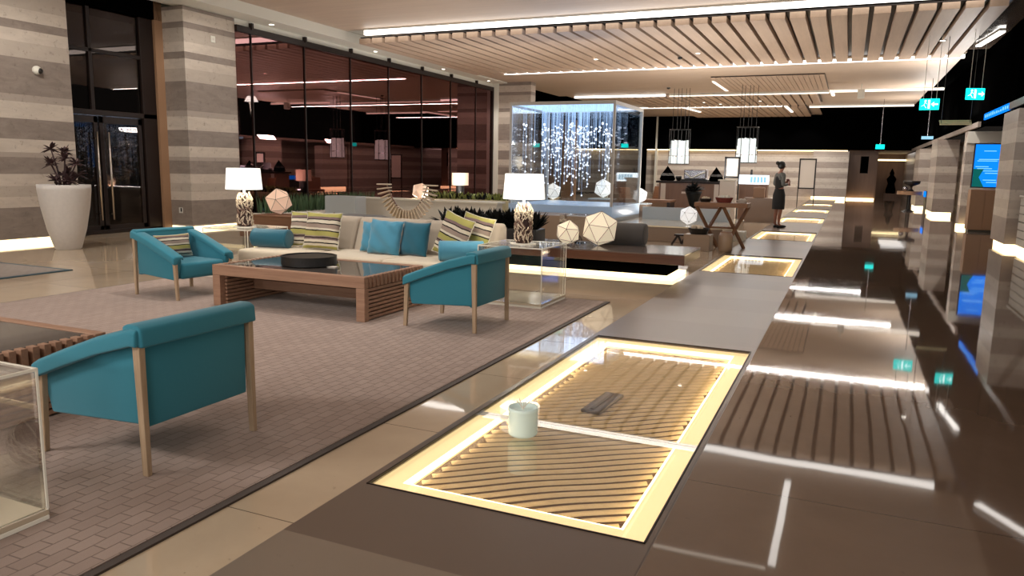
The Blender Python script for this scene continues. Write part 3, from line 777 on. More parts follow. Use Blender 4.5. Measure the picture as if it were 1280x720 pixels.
# ---------------------------------------------------------------- table lamps
def make_lamp(label):
    t = thing('table_lamp', label, 'table lamp', (0, 0, 0), 0, 'driftwood table lamps')
    m = MB(); m.cyl(0, 0, 0, .014, .14, n=40); m.build('glass_base', 'acryl_edge', t, bevel=.003)
    m = MB(); m.lathe([(.075, .015), (.082, .1), (.08, .3), (.07, .4), (.03, .44)], 28); m.build('body', 'coral_dark', t, smooth=True)
    r = random.Random(5)
    for nm, mat, zr, n in (('driftwood', 'coral_mid', (.03, .26), 60), ('driftwood', 'coral', (.05, .30), 60), ('driftwood_top', 'coral', (.27, .42), 120)):
        m = MB()
        for i in range(n):
            a = r.uniform(0, 2*PI); z = r.uniform(*zr); tl = r.uniform(-1, 1); L = r.uniform(.02, .045)
            rr = .083 if z < .36 else .083-(z-.36)*.5
            da = tl*.35
            p0 = (rr*math.cos(a-da), rr*math.sin(a-da), z-L); p1 = ((rr+.018)*math.cos(a), (rr+.018)*math.sin(a), z); p2 = ((rr+.004)*math.cos(a+da), (rr+.004)*math.sin(a+da), z+L)
            m.tube([p0, p1, p2], .008, 5, .005)
        m.build(nm, mat, t)
    m = MB(); m.cyl(0, 0, .43, .56, .014, n=12); m.build('neck', 'shade', t)
    m = MB(); m.lathe([(.226, .485), (.205, .752), (.202, .752), (.223, .485)], 48, cap=False)
    sh = m.build('lamp_shade', 'shade', t, smooth=False)
    m = MB(); m.cyl(0, 0, .70, .71, .203, n=48); m.build('diffuser', 'shade', sh)
    return t
lp = make_lamp('lit driftwood lamp on the acrylic table right of the sofa'); at(lp, (-3.17, 7.5, .645))
dup(lp, (-7.05, 7.5, .643), 1.3, 'lit driftwood lamp on the acrylic table left of the sofa')

# ---------------------------------------------------------------- icosahedra
def icosa(loc, r, label, mat='ico', rz=0, tilt=0, line=True, thick=.0035):
    t = thing('icosahedron_lamp', label, 'floor lamp' if r > .18 else 'lantern', loc, rz, 'icosahedron lanterns')
    q = Matrix.Rotation(tilt, 4, 'X'); m = MB(); m.ico(r, 1, (0, 0, 0), q)
    zm = min(v.co.z for v in m.b.verts)
    for v in m.b.verts: v.co.z -= zm
    ed = [(e.verts[0].co.copy(), e.verts[1].co.copy()) for e in m.b.edges]
    m.build('panels', mat, t)
    if line:
        m = MB()
        for a, b in ed: m.tube([a, b], thick, 5)
        m.build('edges', 'darkline', t)
    return t

# ---------------------------------------------------------------- bench and objects
t = thing('bench', 'long low dark wood bench with light glowing beneath, behind the sofa', 'bench', (0, 0, 0))
m = MB(); m.box(-9.4, 9.86, .235, -1.88, 11.02, .355); m.build('slab', 'benchwood', t, bevel=.004)
m = MB(); m.box(-9.4, 9.86, .356, -1.88, 11.02, .372); m.build('top_surface', 'benchtop', t)
m = MB(); m.box(-9.3, 10.10, .055, -2.15, 10.85, .234); m.build('plinth', 'void', t)
m = MB(); m.box(-9.25, 10.02, 0, -2.05, 10.9, .05); m.build('plinth_light', 'led', t)
icosa((-3.2, 10.38, .373), .268, 'biggest cream icosahedron lamp on the dark bench', rz=.5, tilt=.35)
bolster((-3.0, 10.84, .373), .72, .16, 'dark grey bolster on the bench behind the icosahedron lamp', 0, 'grey')
t = thing('planter', 'black planter full of dark succulents behind the right end of the sofa', 'plant', (-4.9, 10.35, .373))
m = MB(); m.box(-.8, -.2, 0, .8, .2, .2); m.build('box', 'tray', t, bevel=.01)
r = random.Random(9)
for i in range(13):
    cx, cy = -.74+i*.123, r.uniform(-.1, .1); m = MB()
    for k in range(46):
        a = r.uniform(0, 2*PI); el = r.uniform(.5, 1.5)
        m.leafblade((cx, cy, .17), (math.cos(a)*math.cos(el), math.sin(a)*math.cos(el), math.sin(el)), r.uniform(.22, .38), .042, .1)
    m.build('succulent', 'plant_black', t)
icosa((-3.62, 10.2, .373), .19, 'cream icosahedron seen just right of the lamp on the acrylic table', rz=1.1, tilt=.2)
t = thing('glass_cloche', 'clear glass box with a dark twig standing on the bench', 'display case', (-3.86, 10.6, .373))
m = MB(); m.box(-.0, -.1, 0, .38, .2, .42); m.build('case', 'glass', t)
m = MB(); r = random.Random(3)
for i in range(6): m.tube([(.04+i*.04, 0, .02), (.08+i*.04, .03, .08+.03*(i % 2)), (.12+i*.04, .0, .05)], .015, 6)
m.build('twig', 'coral_dark', t)
t = thing('wooden_box', 'brown wooden box on the bench behind the left lamp', 'box', (-9.0, 10.45, .373))
m = MB(); m.box(-.42, -.3, 0, .62, .3, .19); m.build('body', 'brownwood', t, bevel=.005)
m = MB(); m.box(-.44, -.32, .19, .64, .32, .21); m.build('lid', 'brownwood', t, bevel=.004)
icosa((-9.05, 10.45, .583), .24, 'peach icosahedron lantern on the wooden box behind the left lamp', 'ico_pink', rz=.2, tilt=.3, line=True)
t = thing('lounge_ottoman', 'rounded grey seat back behind the sofa below the plank garland', 'seat', (-7.4, 10.45, .373))
m = MB(); m.prism([(-.62, 0), (.62, 0), (.62, .1), (.5, .23), (.3, .27), (-.3, .27), (-.52, .2), (-.62, .08)], 'y', -.28, .28); m.build('cushion', 'grey', t, bevel=.03, seg=4, smooth=True)
m = MB(); m.tube([(-.6, -.29, .1), (-.3, -.29, .25), (.3, -.29, .25), (.6, -.29, .1)], .008, 6); m.build('piping', 'grey', t)

# plank garland sculpture (u-shaped)
t = thing('plank_garland', 'U-shaped garland of small pale wooden planks standing behind the sofa', 'sculpture', (-7.16, 11.6, 0.0))
n = 25; m = MB(); m.tube([(-.42+.84*i/30, 0, 1.13-.50*math.sin(PI*i/30)**.8 if 0 < i < 30 else 1.13) for i in range(31)], .012, 6)
m.tube([(0, .05, 0), (0, .05, .66)], .02, 8); m.box(-.2, -.1, 0, .2, .2, .03); m.build('stand', 'coral_mid', t)
for i in range(n):
    u = i/(n-1); a = PI*u; x = -.43*math.cos(a); z = 1.13-.50*math.sin(a)
    dx, dz = math.cos(a)*.43, -0.50*-math.sin(a)
    nx, nz = -math.cos(a), -math.sin(a)*1.0
    m = MB(); L = .2 if 2 < i < n-3 else .26
    ang = math.atan2(nz, nx)*1.0
    m.box(-L/2, -.05, -.011, L/2, .05, .011, None)
    bmesh.ops.transform(m.b, matrix=Matrix.Translation((x+nx*.05, 0, z+nz*.05)) @ Matrix.Rotation(-ang, 4, 'Y'), verts=m.b.verts[:])
    m.build('plank', 'coral', t, bevel=.004)

# ---------------------------------------------------------------- low walls, grass, things by the window
t = thing('low_wall', 'cream low wall in front of the dark window', 'low wall', (0, 0, 0))
m = MB(); m.box(-10.9, 14.6, 0, -6.8, 14.9, .70); m.build('body', 'creamwall', t, bevel=.005)
m = MB(); m.box(-10.95, 14.55, .70, -6.75, 14.95, .74); m.build('coping', 'white', t, bevel=.005)
t = thing('panel_cabinet', 'pale panel cabinet at the left end of the cream low wall', 'cabinet', (-10.0, 13.6, 0))
m = MB(); m.box(-.35, -.2, 0, .45, .2, .80); m.build('body', 'frost', t, bevel=.02)
m = MB(); m.cyl(0, 0, 0, .012, .03, n=16); bmesh.ops.transform(m.b, matrix=Matrix.Translation((-.1, -.2, .42)) @ Matrix.Rotation(PI/2, 4, 'X'), verts=m.b.verts[:]); m.build('knob', 'chrome', t)
t = thing('planter', 'long planter of upright green grass along the foot of the dark window', 'plant', (-12.6, 16.2, 0))
m = MB(); m.box(-.25, -2.3, 0, .25, 2.3, .3); m.build('box', 'creamwall', t, bevel=.01)
m = MB(); r = random.Random(2)
for i in range(700):
    x, y = r.uniform(-.22, .22), r.uniform(-2.25, 2.25); m.leafblade((x, y, .28), (r.uniform(-.2, .2), r.uniform(-.2, .2), 1), r.uniform(.3, .55), .014, .1)
stuff(m.build('grass', 'grass', t))
t = thing('planter', 'yellow-cream planter of leafy plants by the far end of the window', 'plant', (-9.6, 18.2, 0))
m = MB(); m.box(-1.3, -.3, 0, 1.6, .3, .62); m.build('box', 'yellowwall', t, bevel=.01)
m = MB(); r = random.Random(4)
for i in range(260):
    x = r.uniform(-1.2, 1.5); m.leafblade((x, r.uniform(-.2, .2), .6), (r.uniform(-.5, .5), r.uniform(-.5, .5), 1), r.uniform(.15, .34), .03, .3)
stuff(m.build('foliage', 'leaf', t))
m = MB(); r = random.Random(41)
for i in range(200):
    x = r.uniform(-1.2, 1.5); m.leafblade((x, r.uniform(-.2, .2), .6), (r.uniform(-.5, .5), r.uniform(-.5, .5), 1), r.uniform(.15, .3), .03, .3)
stuff(m.build('dark_foliage', 'plant_black', t))
icosa((-8.75, 14.75, .741), .20, 'peach icosahedron lantern on the cream low wall', 'ico_pink', rz=.9, tilt=.5, line=False)
t = thing('drum_lantern', 'small pink drum lantern on a dark stand near the far end of the window', 'lantern', (-10.2, 19.4, 0))
m = MB(); m.cyl(0, 0, .0, .95, .12, .12, 16); m.build('stand', 'tray', t)
m = MB(); m.cyl(0, 0, .95, 1.3, .24, .24, 24); m.build('drum', 'ico_pink', t)
# wall bits
t = thing('security_camera', 'white dome security camera high on the left banded wall', 'camera', (-13.0, 8.98, 2.98))
m = MB(); m.ico(.075, 3, (.03, 0, 0)); m.build('housing', 'white', t, smooth=True)
m = MB(); m.ico(.05, 3, (.075, 0.02, -.01)); m.build('lens', 'tray', t, smooth=True)
t = thing('wall_sensor', 'small square white sensor high on the banded pier', 'sensor', (-13.0, 13.05, 4.13))
m = MB(); m.box(0, -.06, -.07, .02, .06, .07); m.build('plate', 'white', t, bevel=.004)
m = MB(); m.box(.02, -.02, -.02, .026, .02, .02); m.build('lens', 'paper', t)
for k, (x, y, z, lb) in enumerate(((-13.32, 12.25, .42, 'wall socket near the foot of the banded pier'), )):
    t = thing('wall_socket', lb, 'socket', (x, y, z)); m = MB(); m.box(-.05, -.012, -.06, .05, 0, .06); m.build('plate', 'white', t)
    m = MB(); m.box(.0, -.016, -.03, .04, -.012, .05); m.build('outlet', 'tray', t)

# ---------------------------------------------------------------- big pot
t = thing('potted_plant', 'tall pale stone pot with a dark red succulent against the left wall', 'potted plant', (-11.79, 8.47, 0))
m = MB(); m.lathe([(.18, 0), (.20, .02), (.29, .33), (.36, .7), (.392, .98), (.392, 1.06), (.378, 1.06), (.365, 1.0), (.30, .98), (.001, .98)], 48, cap=False); m.build('pot', 'pot', t, smooth=True)
m = MB(); m.cyl(0, 0, .93, .985, .355, n=32); m.build('soil', 'coral_dark', t)
r = random.Random(21); m = MB(); lm = MB()
tips = [(-.25, .0, 1.63), (-.06, .1, 1.58), (.14, -.05, 1.48), (.26, .05, 1.40), (-.12, -.1, 1.38), (.05, .05, 1.25), (.25, -.1, 1.12), (.1, .1, 1.12), (-.3, 0, 1.42), (-.05, -.1, 1.12), (.2, .1, 1.22), (-.15, .1, 1.2)]
for (x, y, z) in tips:
    m.tube([(x*.15, y*.15, .97), (x*.5, y*.5, .97+(z-.97)*.5), (x, y, z)], .018, 6, .01)
    for k in range(16):
        a = r.uniform(0, 2*PI); el = r.uniform(-.3, 1.3)
        lm.leafblade((x, y, z), (math.cos(a)*math.cos(el), math.sin(a)*math.cos(el), math.sin(el)), r.uniform(.10, .20), .03, .2)
m.build('stem', 'plant_dark', t, smooth=True); lm.build('leaves', 'plant_dark', t)

# ---------------------------------------------------------------- crystal display case
X0, X1, YA, YB = -7.15, -4.68, 16.0, 18.4
t = thing('crystal_display_case', 'tall glass case full of hanging crystal drops lit blue from above', 'display case', ((X0+X1)/2, (YA+YB)/2, 0))
hw, hd = (X1-X0)/2, (YB-YA)/2; ZB, ZT = .66, 2.93
m = MB(); m.box(-hw, -hd, 0, hw, hd, .40); m.build('plinth', 'frost', t, bevel=.01)
m = MB(); m.box(-hw, -hd, .401, hw, hd, ZB); m.build('light_base', 'frost_blue', t, bevel=.01)
for sx in (-1, 1):
    for sy in (-1, 1):
        m = MB(); m.box(sx*hw, sy*hd, ZB, sx*(hw-.05), sy*(hd-.05), ZT-.071); m.build('corner_post', 'post', t)
m = MB()
for s in (-1, 1):
    m.box(-hw, s*hd, ZT-.07, hw, s*(hd-.05), ZT); m.box(s*hw, -hd+.05, ZT-.07, s*(hw-.05), hd-.05, ZT)
m.build('top_frame', 'post', t)
m = MB(); m.box(-hw+.06, -hd+.06, ZT-.05, hw-.06, hd-.06, ZT-.03); m.build('light_panel', 'bluetop', t)
for s in (-1, 1):
    m = MB(); m.box(-hw+.051, s*(hd-.02), ZB, hw-.051, s*(hd-.03), ZT-.07); m.build('pane', 'glass', t)
    m = MB(); m.box(s*(hw-.02), -hd+.051, ZB, s*(hw-.03), hd-.051, ZT-.07); m.build('pane', 'glass', t)
r = random.Random(77); sm = MB(); pts = []
for i in range(170):
    x, y = r.uniform(-hw+.15, hw-.15), r.uniform(-hd+.2, hd-.2)
    zl = ZB+.1+(r.random()**.6)*1.6
    sm.box(x-.003, y-.003, zl, x+.002, y+.002, ZT-.05)
    z = zl
    while z < ZT-.45:
        pts.append((x, y, z)); z += r.uniform(.16, .5)
sm.build('string', 'string', t)
pts.sort(key=lambda p: p[1])
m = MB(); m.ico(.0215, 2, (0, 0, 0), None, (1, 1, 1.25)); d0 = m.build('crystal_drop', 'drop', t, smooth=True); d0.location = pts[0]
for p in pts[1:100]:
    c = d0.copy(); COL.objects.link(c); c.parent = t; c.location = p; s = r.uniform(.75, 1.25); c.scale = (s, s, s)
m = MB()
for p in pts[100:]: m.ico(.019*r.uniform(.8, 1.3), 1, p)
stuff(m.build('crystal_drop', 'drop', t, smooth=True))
ab = [((-5.62, 18.9, 0), .30, 'upper white icosahedron lantern seen through the crystal case'), ((-5.45, 15.2, .56), .17, 'white icosahedron lantern in front of the crystal case base'), ((-4.55, 19.4, .5), .2, 'white icosahedron lantern behind the right end of the crystal case'), ((-7.0, 19.4, .45), .22, 'white icosahedron lantern behind the left of the crystal case')]
def ped(x, y, h, label, s=.3):
    t = thing('display_plinth', label, 'plinth', (x, y, 0)); m = MB(); m.box(-s, -s, 0, s, s, h-.03); m.build('body', 'taupe_block', t, bevel=.01)
    m = MB(); m.box(-s-.01, -s-.01, h-.03, s+.01, s+.01, h); m.build('top', 'frost', t)
ped(-5.9, 19.3, .72, 'taupe plinth carrying a lantern behind the crystal case'); icosa((-5.9, 19.3, .721), .26, ab[0][2], 'ico_white', .3, .2)
ped(-4.95, 19.5, .62, 'low plinth behind the right of the crystal case', .25); icosa((-4.95, 19.5, .621), .2, ab[2][2], 'ico_white', .3, .2)
ped(-7.35, 19.4, .62, 'low plinth behind the left of the crystal case', .28); icosa((-7.35, 19.4, .621), .24, ab[3][2], 'ico_white', .3, .2)

# ---------------------------------------------------------------- middle platform
t = thing('platform', 'low taupe platform behind the dark bench carrying a white lantern', 'platform', (0, 0, 0))
m = MB(); m.box(-9.0, 13.0, 0, -7.4, 13.4, .3); m.b.clear()
m.box(-6.6, 15.0-.2, 0, -4.75, 15.85, .5); m.box(-4.6, 15.6, 0, -2.25, 19.0, .30); m.build('body', 'taupe_block', t, bevel=.01)
m = MB(); m.box(-4.62, 15.58, .301, -2.24, 19.02, .33); m.build('top', 'paleplate', t)
m = MB(); m.box(-4.4, 17.6, .331, -2.4, 17.66, .62); m.build('glass_upstand', 'frost', t)
icosa((-3.05, 16.2, .331), .205, 'small white wire-edged icosahedron lantern on the taupe platform', 'ico_white', .6, .2)
# cross-legged table
t = thing('trestle_table', 'brown cross-legged wooden table with baskets, left of the person', 'table', (-2.16, 14.9, 0))
m = MB(); m.box(-.50, -.28, .80, .48, .28, .88); m.build('tabletop', 'brownwood', t, bevel=.006)
for s, x in ((-1, -.26), (1, .24)):
    for a, b in (((x-.2, -.22, .80), (x+.16, .22, 0)), ((x+.2, .22, .80), (x-.16, -.22, 0))):
        m = MB(); m.bar(a, b, .05, .045); m.build('leg', 'brownwood', t)
m = MB(); m.tube([(-.26, 0, .40), (.24, 0, .40)], .018, 8); m.build('stretcher', 'brownwood', t)
def basket(x, y, z, r, label, fill='coral', mat='tray'):
    t = thing('basket', label, 'basket', (x, y, z)); m = MB(); m.lathe([(r*.75, 0), (r, r*.55), (r*.95, r*.55), (r*.72, .01)], 20); m.build('bowl', mat, t)
    m = MB(); q = random.Random(int(r*1000))
    for i in range(8): m.ico(r*.26, 1, (q.uniform(-.5, .5)*r, q.uniform(-.5, .5)*r, r*.55+q.uniform(0, .1)*r))
    m.build('filling', fill, t)
basket(-2.5, 14.9, .881, .12, 'small dark bowl of pale pieces on the left of the cross-legged table')
basket(-2.15, 14.9, .881, .17, 'dark red basket of white flowers on the cross-legged table', 'white', 'red')
basket(-1.82, 14.9, .881, .1, 'flat pale dish on the right end of the cross-legged table', 'paper', 'paper')
basket(-2.5, 14.36, 0.30, .2, 'dark basket of pale pieces on a block below the cross-legged table')
o = MB().box(-.24, -.2, 0, .24, .2, .299).build('display_block', 'taupe_block', None, bevel=.01); at(o, (-2.5, 14.36, 0)); tag(o, 'taupe block under the dark basket by the cross-legged table', 'block')
t = thing('round_stool', 'brown round drum stool at the right foot of the cross-legged table', 'stool', (-1.98, 14.2, 0))
m = MB(); m.lathe([(.11, 0), (.13, .05), (.13, .3), (.10, .36)], 24); m.build('drum', 'taupe_block', t, smooth=True)
m = MB(); m.lathe([(.1, .36), (.09, .375), (.001, .378)], 24, cap=False); m.build('top', 'brownwood', t)
t = thing('folding_stand', 'small dark trestle stand low in front of the platform', 'stand', (-2.95, 15.1, 0))
m = MB(); m.bar((-.2, 0, 0), (-.08, 0, .2), .04).bar((.2, 0, 0), (.08, 0, .2), .04).bar((-.08, 0, .2), (.0, 0, 0.03), .04).bar((.08, 0, .2), (0, 0, .03), .04); m.build('legs', 'frame_dark', t)
m = MB(); m.box(-.14, -.1, .19, .14, .1, .22); m.build('top', 'frame_dark', t)
t = thing('white_carton', 'white open carton beside the third glass floor panel', 'box', (-2.1, 16.9, 0))
m = MB(); m.box(-.11, -.2, 0, .15, .2, .2); m.build('body', 'white', t, bevel=.01)
m = MB(); m.box(-.11, -.2, .2, -.02, .2, .212); m.build('flap', 'white', t)

# ---------------------------------------------------------------- person
px, py = -1.68, 21.5
t = thing('person', 'person standing with back half turned, grey sleeves, black waistcoat and skirt, hands at chest', 'person', (px, py, 0), math.radians(-58))
# local: +Y = facing direction
def skin(name, pts, edges, mat, parent, sub=1, root=0):
    me = bpy.data.meshes.new(name); me.from_pydata([p[0] for p in pts], edges, []); me.materials.append(M[mat])
    o = bpy.data.objects.new(name, me); COL.objects.link(o); o.parent = parent
    md = o.modifiers.new('skin', 'SKIN')
    if not me.skin_vertices: me.attributes
    for i, p in enumerate(pts):
        sv = me.skin_vertices[0].data[i]; rr = p[1]; sv.radius = rr if isinstance(rr, tuple) else (rr, rr); sv.use_root = (i == root)
    md.use_smooth_shade = True
    s = o.modifiers.new('sub', 'SUBSURF'); s.levels = sub; s.render_levels = sub
    return o
def skinmesh(name, pts, edges, mat, parent, sub=1, root=0):
    # ensure skin layer exists
    me = bpy.data.meshes.new(name); b = bmesh.new(); sl = b.verts.layers.skin.verify(); vs = []
    for i, (p, rr) in enumerate(pts):
        v = b.verts.new(p); v[sl].radius = rr if isinstance(rr, tuple) else (rr, rr); v[sl].use_root = (i == root); vs.append(v)
    for a, c in edges: b.edges.new((vs[a], vs[c]))
    b.to_mesh(me); b.free(); me.materials.append(M[mat])
    o = bpy.data.objects.new(name, me); COL.objects.link(o); o.parent = parent
    md = o.modifiers.new('skin', 'SKIN'); md.use_smooth_shade = True
    s = o.modifiers.new('sub', 'SUBSURF'); s.levels = sub; s.render_levels = sub
    return o
P = [((0, 0, .95), (.13, .10)), ((0, 0, 1.1), (.115, .09)), ((0, 0, 1.3), (.14, .10)), ((0, 0, 1.42), (.10, .07)), ((0, .01, 1.5), .045), ((0, .03, 1.56), .05), ((0, .04, 1.63), (.068, .085)), ((0, .035, 1.70), (.06, .075)),
     ((-.09, 0, .88), .085), ((-.09, .01, .5), .052), ((-.085, -.02, .32), .05), ((-.085, -.02, .1), .032), ((-.085, .07, .045), .03), ((-.085, .15, .03), .022),
     ((.09, 0, .88), .085), ((.09, .03, .5), .052), ((.085, .0, .32), .05), ((.085, .0, .1), .032), ((.085, .09, .045), .03), ((.085, .17, .03), .022),
     ((-.18, 0, 1.40), .05), ((-.23, -.03, 1.14), .038), ((-.12, .17, 1.17), .03), ((-.07, .23, 1.23), .026),
     ((.18, 0, 1.40), .05), ((.23, -.03, 1.14), .038), ((.12, .17, 1.17), .03), ((.07, .23, 1.23), .026)]
Ed = [(0, 1), (1, 2), (2, 3), (3, 4), (4, 5), (5, 6), (6, 7), (0, 8), (8, 9), (9, 10), (10, 11), (11, 12), (12, 13), (0, 14), (14, 15), (15, 16), (16, 17), (17, 18), (18, 19), (3, 20), (20, 21), (21, 22), (22, 23), (3, 24), (24, 25), (25, 26), (26, 27)]
# fingers as part of the same body
for hi, s in ((23, -1), (27, 1)):
    bx, by, bz = P[hi][0]
    for k in range(4):
        i0 = len(P); P.append(((bx-s*.02+s*.0, by+.03, bz+.025-.016*k), .009)); P.append(((bx-s*.045, by+.05-.004*abs(k-1), bz+.025-.016*k), .007)); Ed += [(hi, i0), (i0, i0+1)]
    i0 = len(P); P.append(((bx-s*.015, by+.01, bz+.045), .009)); P.append(((bx-s*.035, by+.025, bz+.06), .008)); Ed += [(hi, i0), (i0, i0+1)]
skinmesh('body', P, Ed, 'skin', t, 2)
skinmesh('blouse', [((0, 0, .98), (.135, .108)), ((0, 0, 1.1), (.125, .10)), ((0, 0, 1.3), (.15, .112)), ((0, 0, 1.43), (.11, .08)), ((-.185, 0, 1.405), .06), ((-.235, -.035, 1.14), .050), ((-.13, .155, 1.165), .040), ((.185, 0, 1.405), .06), ((.235, -.035, 1.14), .05), ((.13, .155, 1.165), .04)],
         [(0, 1), (1, 2), (2, 3), (3, 4), (4, 5), (5, 6), (3, 7), (7, 8), (8, 9)], 'cloth_grey', t, 2)
skinmesh('waistcoat', [((0, -.01, .98), (.142, .118)), ((0, -.01, 1.12), (.132, .112)), ((0, -.012, 1.3), (.142, .122)), ((0, -.01, 1.42), (.12, .09))], [(0, 1), (1, 2), (2, 3)], 'cloth_black', t, 2)
m = MB(); rings = []
for z, rx_, ry_ in ((.50, .19, .15), (.7, .195, .155), (.88, .19, .15), (1.0, .15, .12), (1.04, .14, .115)):
    rings.append([m.b.verts.new((rx_*math.cos(2*PI*k/28), ry_*math.sin(2*PI*k/28), z)) for k in range(28)])
for a, b in zip(rings, rings[1:]):
    for k in range(28): m.b.faces.new((a[k], a[(k+1) % 28], b[(k+1) % 28], b[k]))
m.b.faces.new(rings[-1]); m.build('skirt', 'cloth_black', t, smooth=True)
m = MB(); m.ico(.098, 3, (0, .01, 1.665), None, (.92, 1.05, 1.12)); m.ico(.05, 3, (0, -.10, 1.72))
m.build('hair', 'hair', t, smooth=True)
m = MB(); m.ico(.014, 2, (0, .125, 1.62), None, (.8, 1.3, 1.2)); m.box(-.022, .112, 1.583, .022, .118, 1.589)
m.build('face', 'skin', t, smooth=True)
for s, dy in ((-1, 0), (1, .02)):
    m = MB(); m.ico(.05, 3, (s*.085, .07+dy, .04), None, (.95, 2.6, .8)); m.box(s*.085-.02, -.05+dy, 0, s*.085+.02, -.01+dy, .05); m.build('shoe', 'cloth_black', t, smooth=True)
o = MB().box(-.06, -.01, -.09, .06, .01, .09).build('booklet', 'red', None); at(o, (px+.20, py+.15, 1.22), (.3, 0, math.radians(-58))); tag(o, 'small reddish booklet held in the person\'s hands', 'booklet')

# ---------------------------------------------------------------- buffet and far lounge
t = thing('buffet_counter', 'brown wooden buffet counter with white end panels', 'counter', (-4.5, 24, 0))
m = MB(); m.box(-.92, -.4, 0, 1.0, .4, 1.10); m.build('body', 'brownwall', t, bevel=.01)
m = MB(); m.box(-1.0, -.45, 1.10, 1.05, .45, 1.16); m.build('countertop', 'frame_dark', t, bevel=.005)
for q in ((-.85, .5, -.70, 1.08), (.78, .5, .92, 1.08), (-.2, .78, .35, .84)):
    m = MB(); m.box(q[0], -.415, q[1], q[2], -.4, q[3]); m.build('white_panel', 'paper', t)
def pyramid(x, y, z, w, h, label, mat='void'):
    t = thing('pyramid_ornament', label, 'ornament', (x, y, z)); m = MB(); m.lathe([(w*.8, 0), (w, h*.1), (w*.75, h*.45), (.005, h)], 5); m.build('cone', mat, t)
    m = MB(); m.lathe([(w*.8, h*.32), (w*.9, h*.35), (w*.7, h*.5), (w*.6, h*.48)], 5, cap=False); m.build('band', 'tray', t)
pyramid(-5.25, 24, 1.161, .26, .46, 'black pointed ornament on the left end of the buffet counter')
pyramid(-3.75, 24, 1.161, .24, .44, 'black pointed ornament on the right end of the buffet counter')
t = thing('coffee_machine', 'chrome coffee machine on the buffet counter between the black pyramids', 'coffee machine', (-4.35, 24, 1.161))
m = MB(); m.box(-.42, -.25, 0, .38, .25, .06); m.build('base', 'tray', t)
m = MB(); m.box(-.35, -.2, .061, .33, .2, .36); m.build('body', 'chrome', t, bevel=.03)
m = MB(); m.tube([(-.3, -.22, .25), (-.1, -.24, .1), (.3, -.22, .28)], .02, 8); m.build('handle', 'white', t)
t = thing('bowl', 'black bowl on the buffet counter beside the left pyramid', 'bowl', (-4.88, 23.95, 1.161))
m = MB(); m.lathe([(.06, 0), (.10, .1), (.095, .15), (.08, .15), (.04, .03)], 20); m.build('body', 'tray', t, smooth=True)
m = MB(); m.ico(.075, 2, (0, 0, .12), None, (1, 1, .5)); m.build('contents', 'paper', t)
t = thing('planter_urn', 'dark urn with spiky plants in front of the buffet counter', 'plant', (-4.0, 21.8, 0))
m = MB(); m.lathe([(.12, 0), (.1, .5), (.2, .8), (.24, .9)], 20); m.build('urn', 'plant_black', t, smooth=True)
m = MB(); r = random.Random(6)
for i in range(60): a = r.uniform(0, 2*PI); el = r.uniform(.2, 1.4); m.leafblade((0, 0, .88), (math.cos(a)*math.cos(el), math.sin(a)*math.cos(el), math.sin(el)), r.uniform(.25, .42), .05, .2)
m.build('leaves', 'plant_black', t)
# lectern board + framed picture
t = thing('lectern', 'white panel lectern right of the buffet counter', 'lectern', (-3.28, 23.3, 0))
m = MB(); m.box(-.22, -.12, 0, .22, .12, 1.20); m.build('panel', 'paper', t, bevel=.01)
m = MB(); m.box(-.26, -.2, 1.2, .26, .14, 1.24); m.build('top', 'white', t)
def framed(x, y, z0, z1, w, label):
    t = thing('framed_panel', label, 'frame', (x, y, z0)); H_ = z1-z0
    m = MB(); m.box(-w/2, -.03, 0, -w/2+.06, .03, H_).box(w/2-.06, -.03, 0, w/2, .03, H_).box(-w/2, -.03, 0, w/2, .03, .06).box(-w/2, -.03, H_-.06, w/2, .03, H_); m.build('frame', 'tray', t, bevel=.005)
    m = MB(); m.box(-w/2+.06, -.005, .06, w/2-.06, .01, H_-.06); m.build('panel', 'paper', t)
    m = MB(); m.box(-w/2, -.02, -z0, -w/2+.04, .02, 0).box(w/2-.04, -.02, -z0, w/2, .02, 0); m.build('leg', 'tray', t)
framed(-3.42, 25.0, 1.27, 1.94, .48, 'black-framed white panel on legs above the white lectern')
framed(-1.8, 38, .75, 2.15, .75, 'black-framed brown panel on legs beyond the person')
t = thing('lit_counter', 'small bright white counter display with pale blue letters behind the person', 'display', (-2.72, 25, 0))
m = MB(); m.box(-.42, -.25, 0, .42, .25, 1.10); m.build('body', 'brownwall', t, bevel=.01)
m = MB(); m.box(-.44, -.2, 1.10, .42, .2, 1.38); m.build('lit_box', 'litsign', t)
m = MB()
for i in range(5): m.box(-.10+i*.1, -.215, 1.15, -.03+i*.1, -.201, 1.33)
m.build('letters', 'litblue', t)
m = MB(); m.cyl(-.1, 0, 1.38, 1.55, .04, .03, 12); m.build('figurine', 'tray', t)
# seats left of buffet
def chair_small(x, y, rz, label, mat='orange'):
    t = thing('lounge_chair', label, 'chair', (x, y, 0), rz)
    m = MB(); m.box(-.28, -.28, .38, .28, .28, .48); m.build('seat', mat, t, bevel=.03, seg=3)
    m = MB(); m.prism([(.2, .46), (.28, .46), (.36, .95), (.28, .95)], 'x', -.28, .28); m.build('backrest', mat, t, bevel=.02, seg=3)
    for sx in (-1, 1):
        for sy in (-1, 1): m = MB(); m.leg((sx*.24, sy*.24, .38), (sx*.27, sy*.27, 0), .04, .04); m.build('leg', 'frame_dark', t)
chair_small(-5.9, 22.4, 1.3, 'brown leather lounge chair left of the buffet counter')
chair_small(-6.1, 25.2, -1.0, 'orange-brown lounge chair behind, left of the buffet counter', 'brownwood')
t = thing('lounge_table', 'low brown table with pale top before the buffet counter', 'table', (-5.0, 21.2, 0))
m = MB(); m.box(-.95, -.3, .60, .55, .4, .66); m.build('top', 'brownwood', t)
for sx in (-.88, .48):
    m = MB(); m.box(sx-.04, -.25, 0, sx+.04, .35, .6); m.build('leg', 'frame_dark', t)
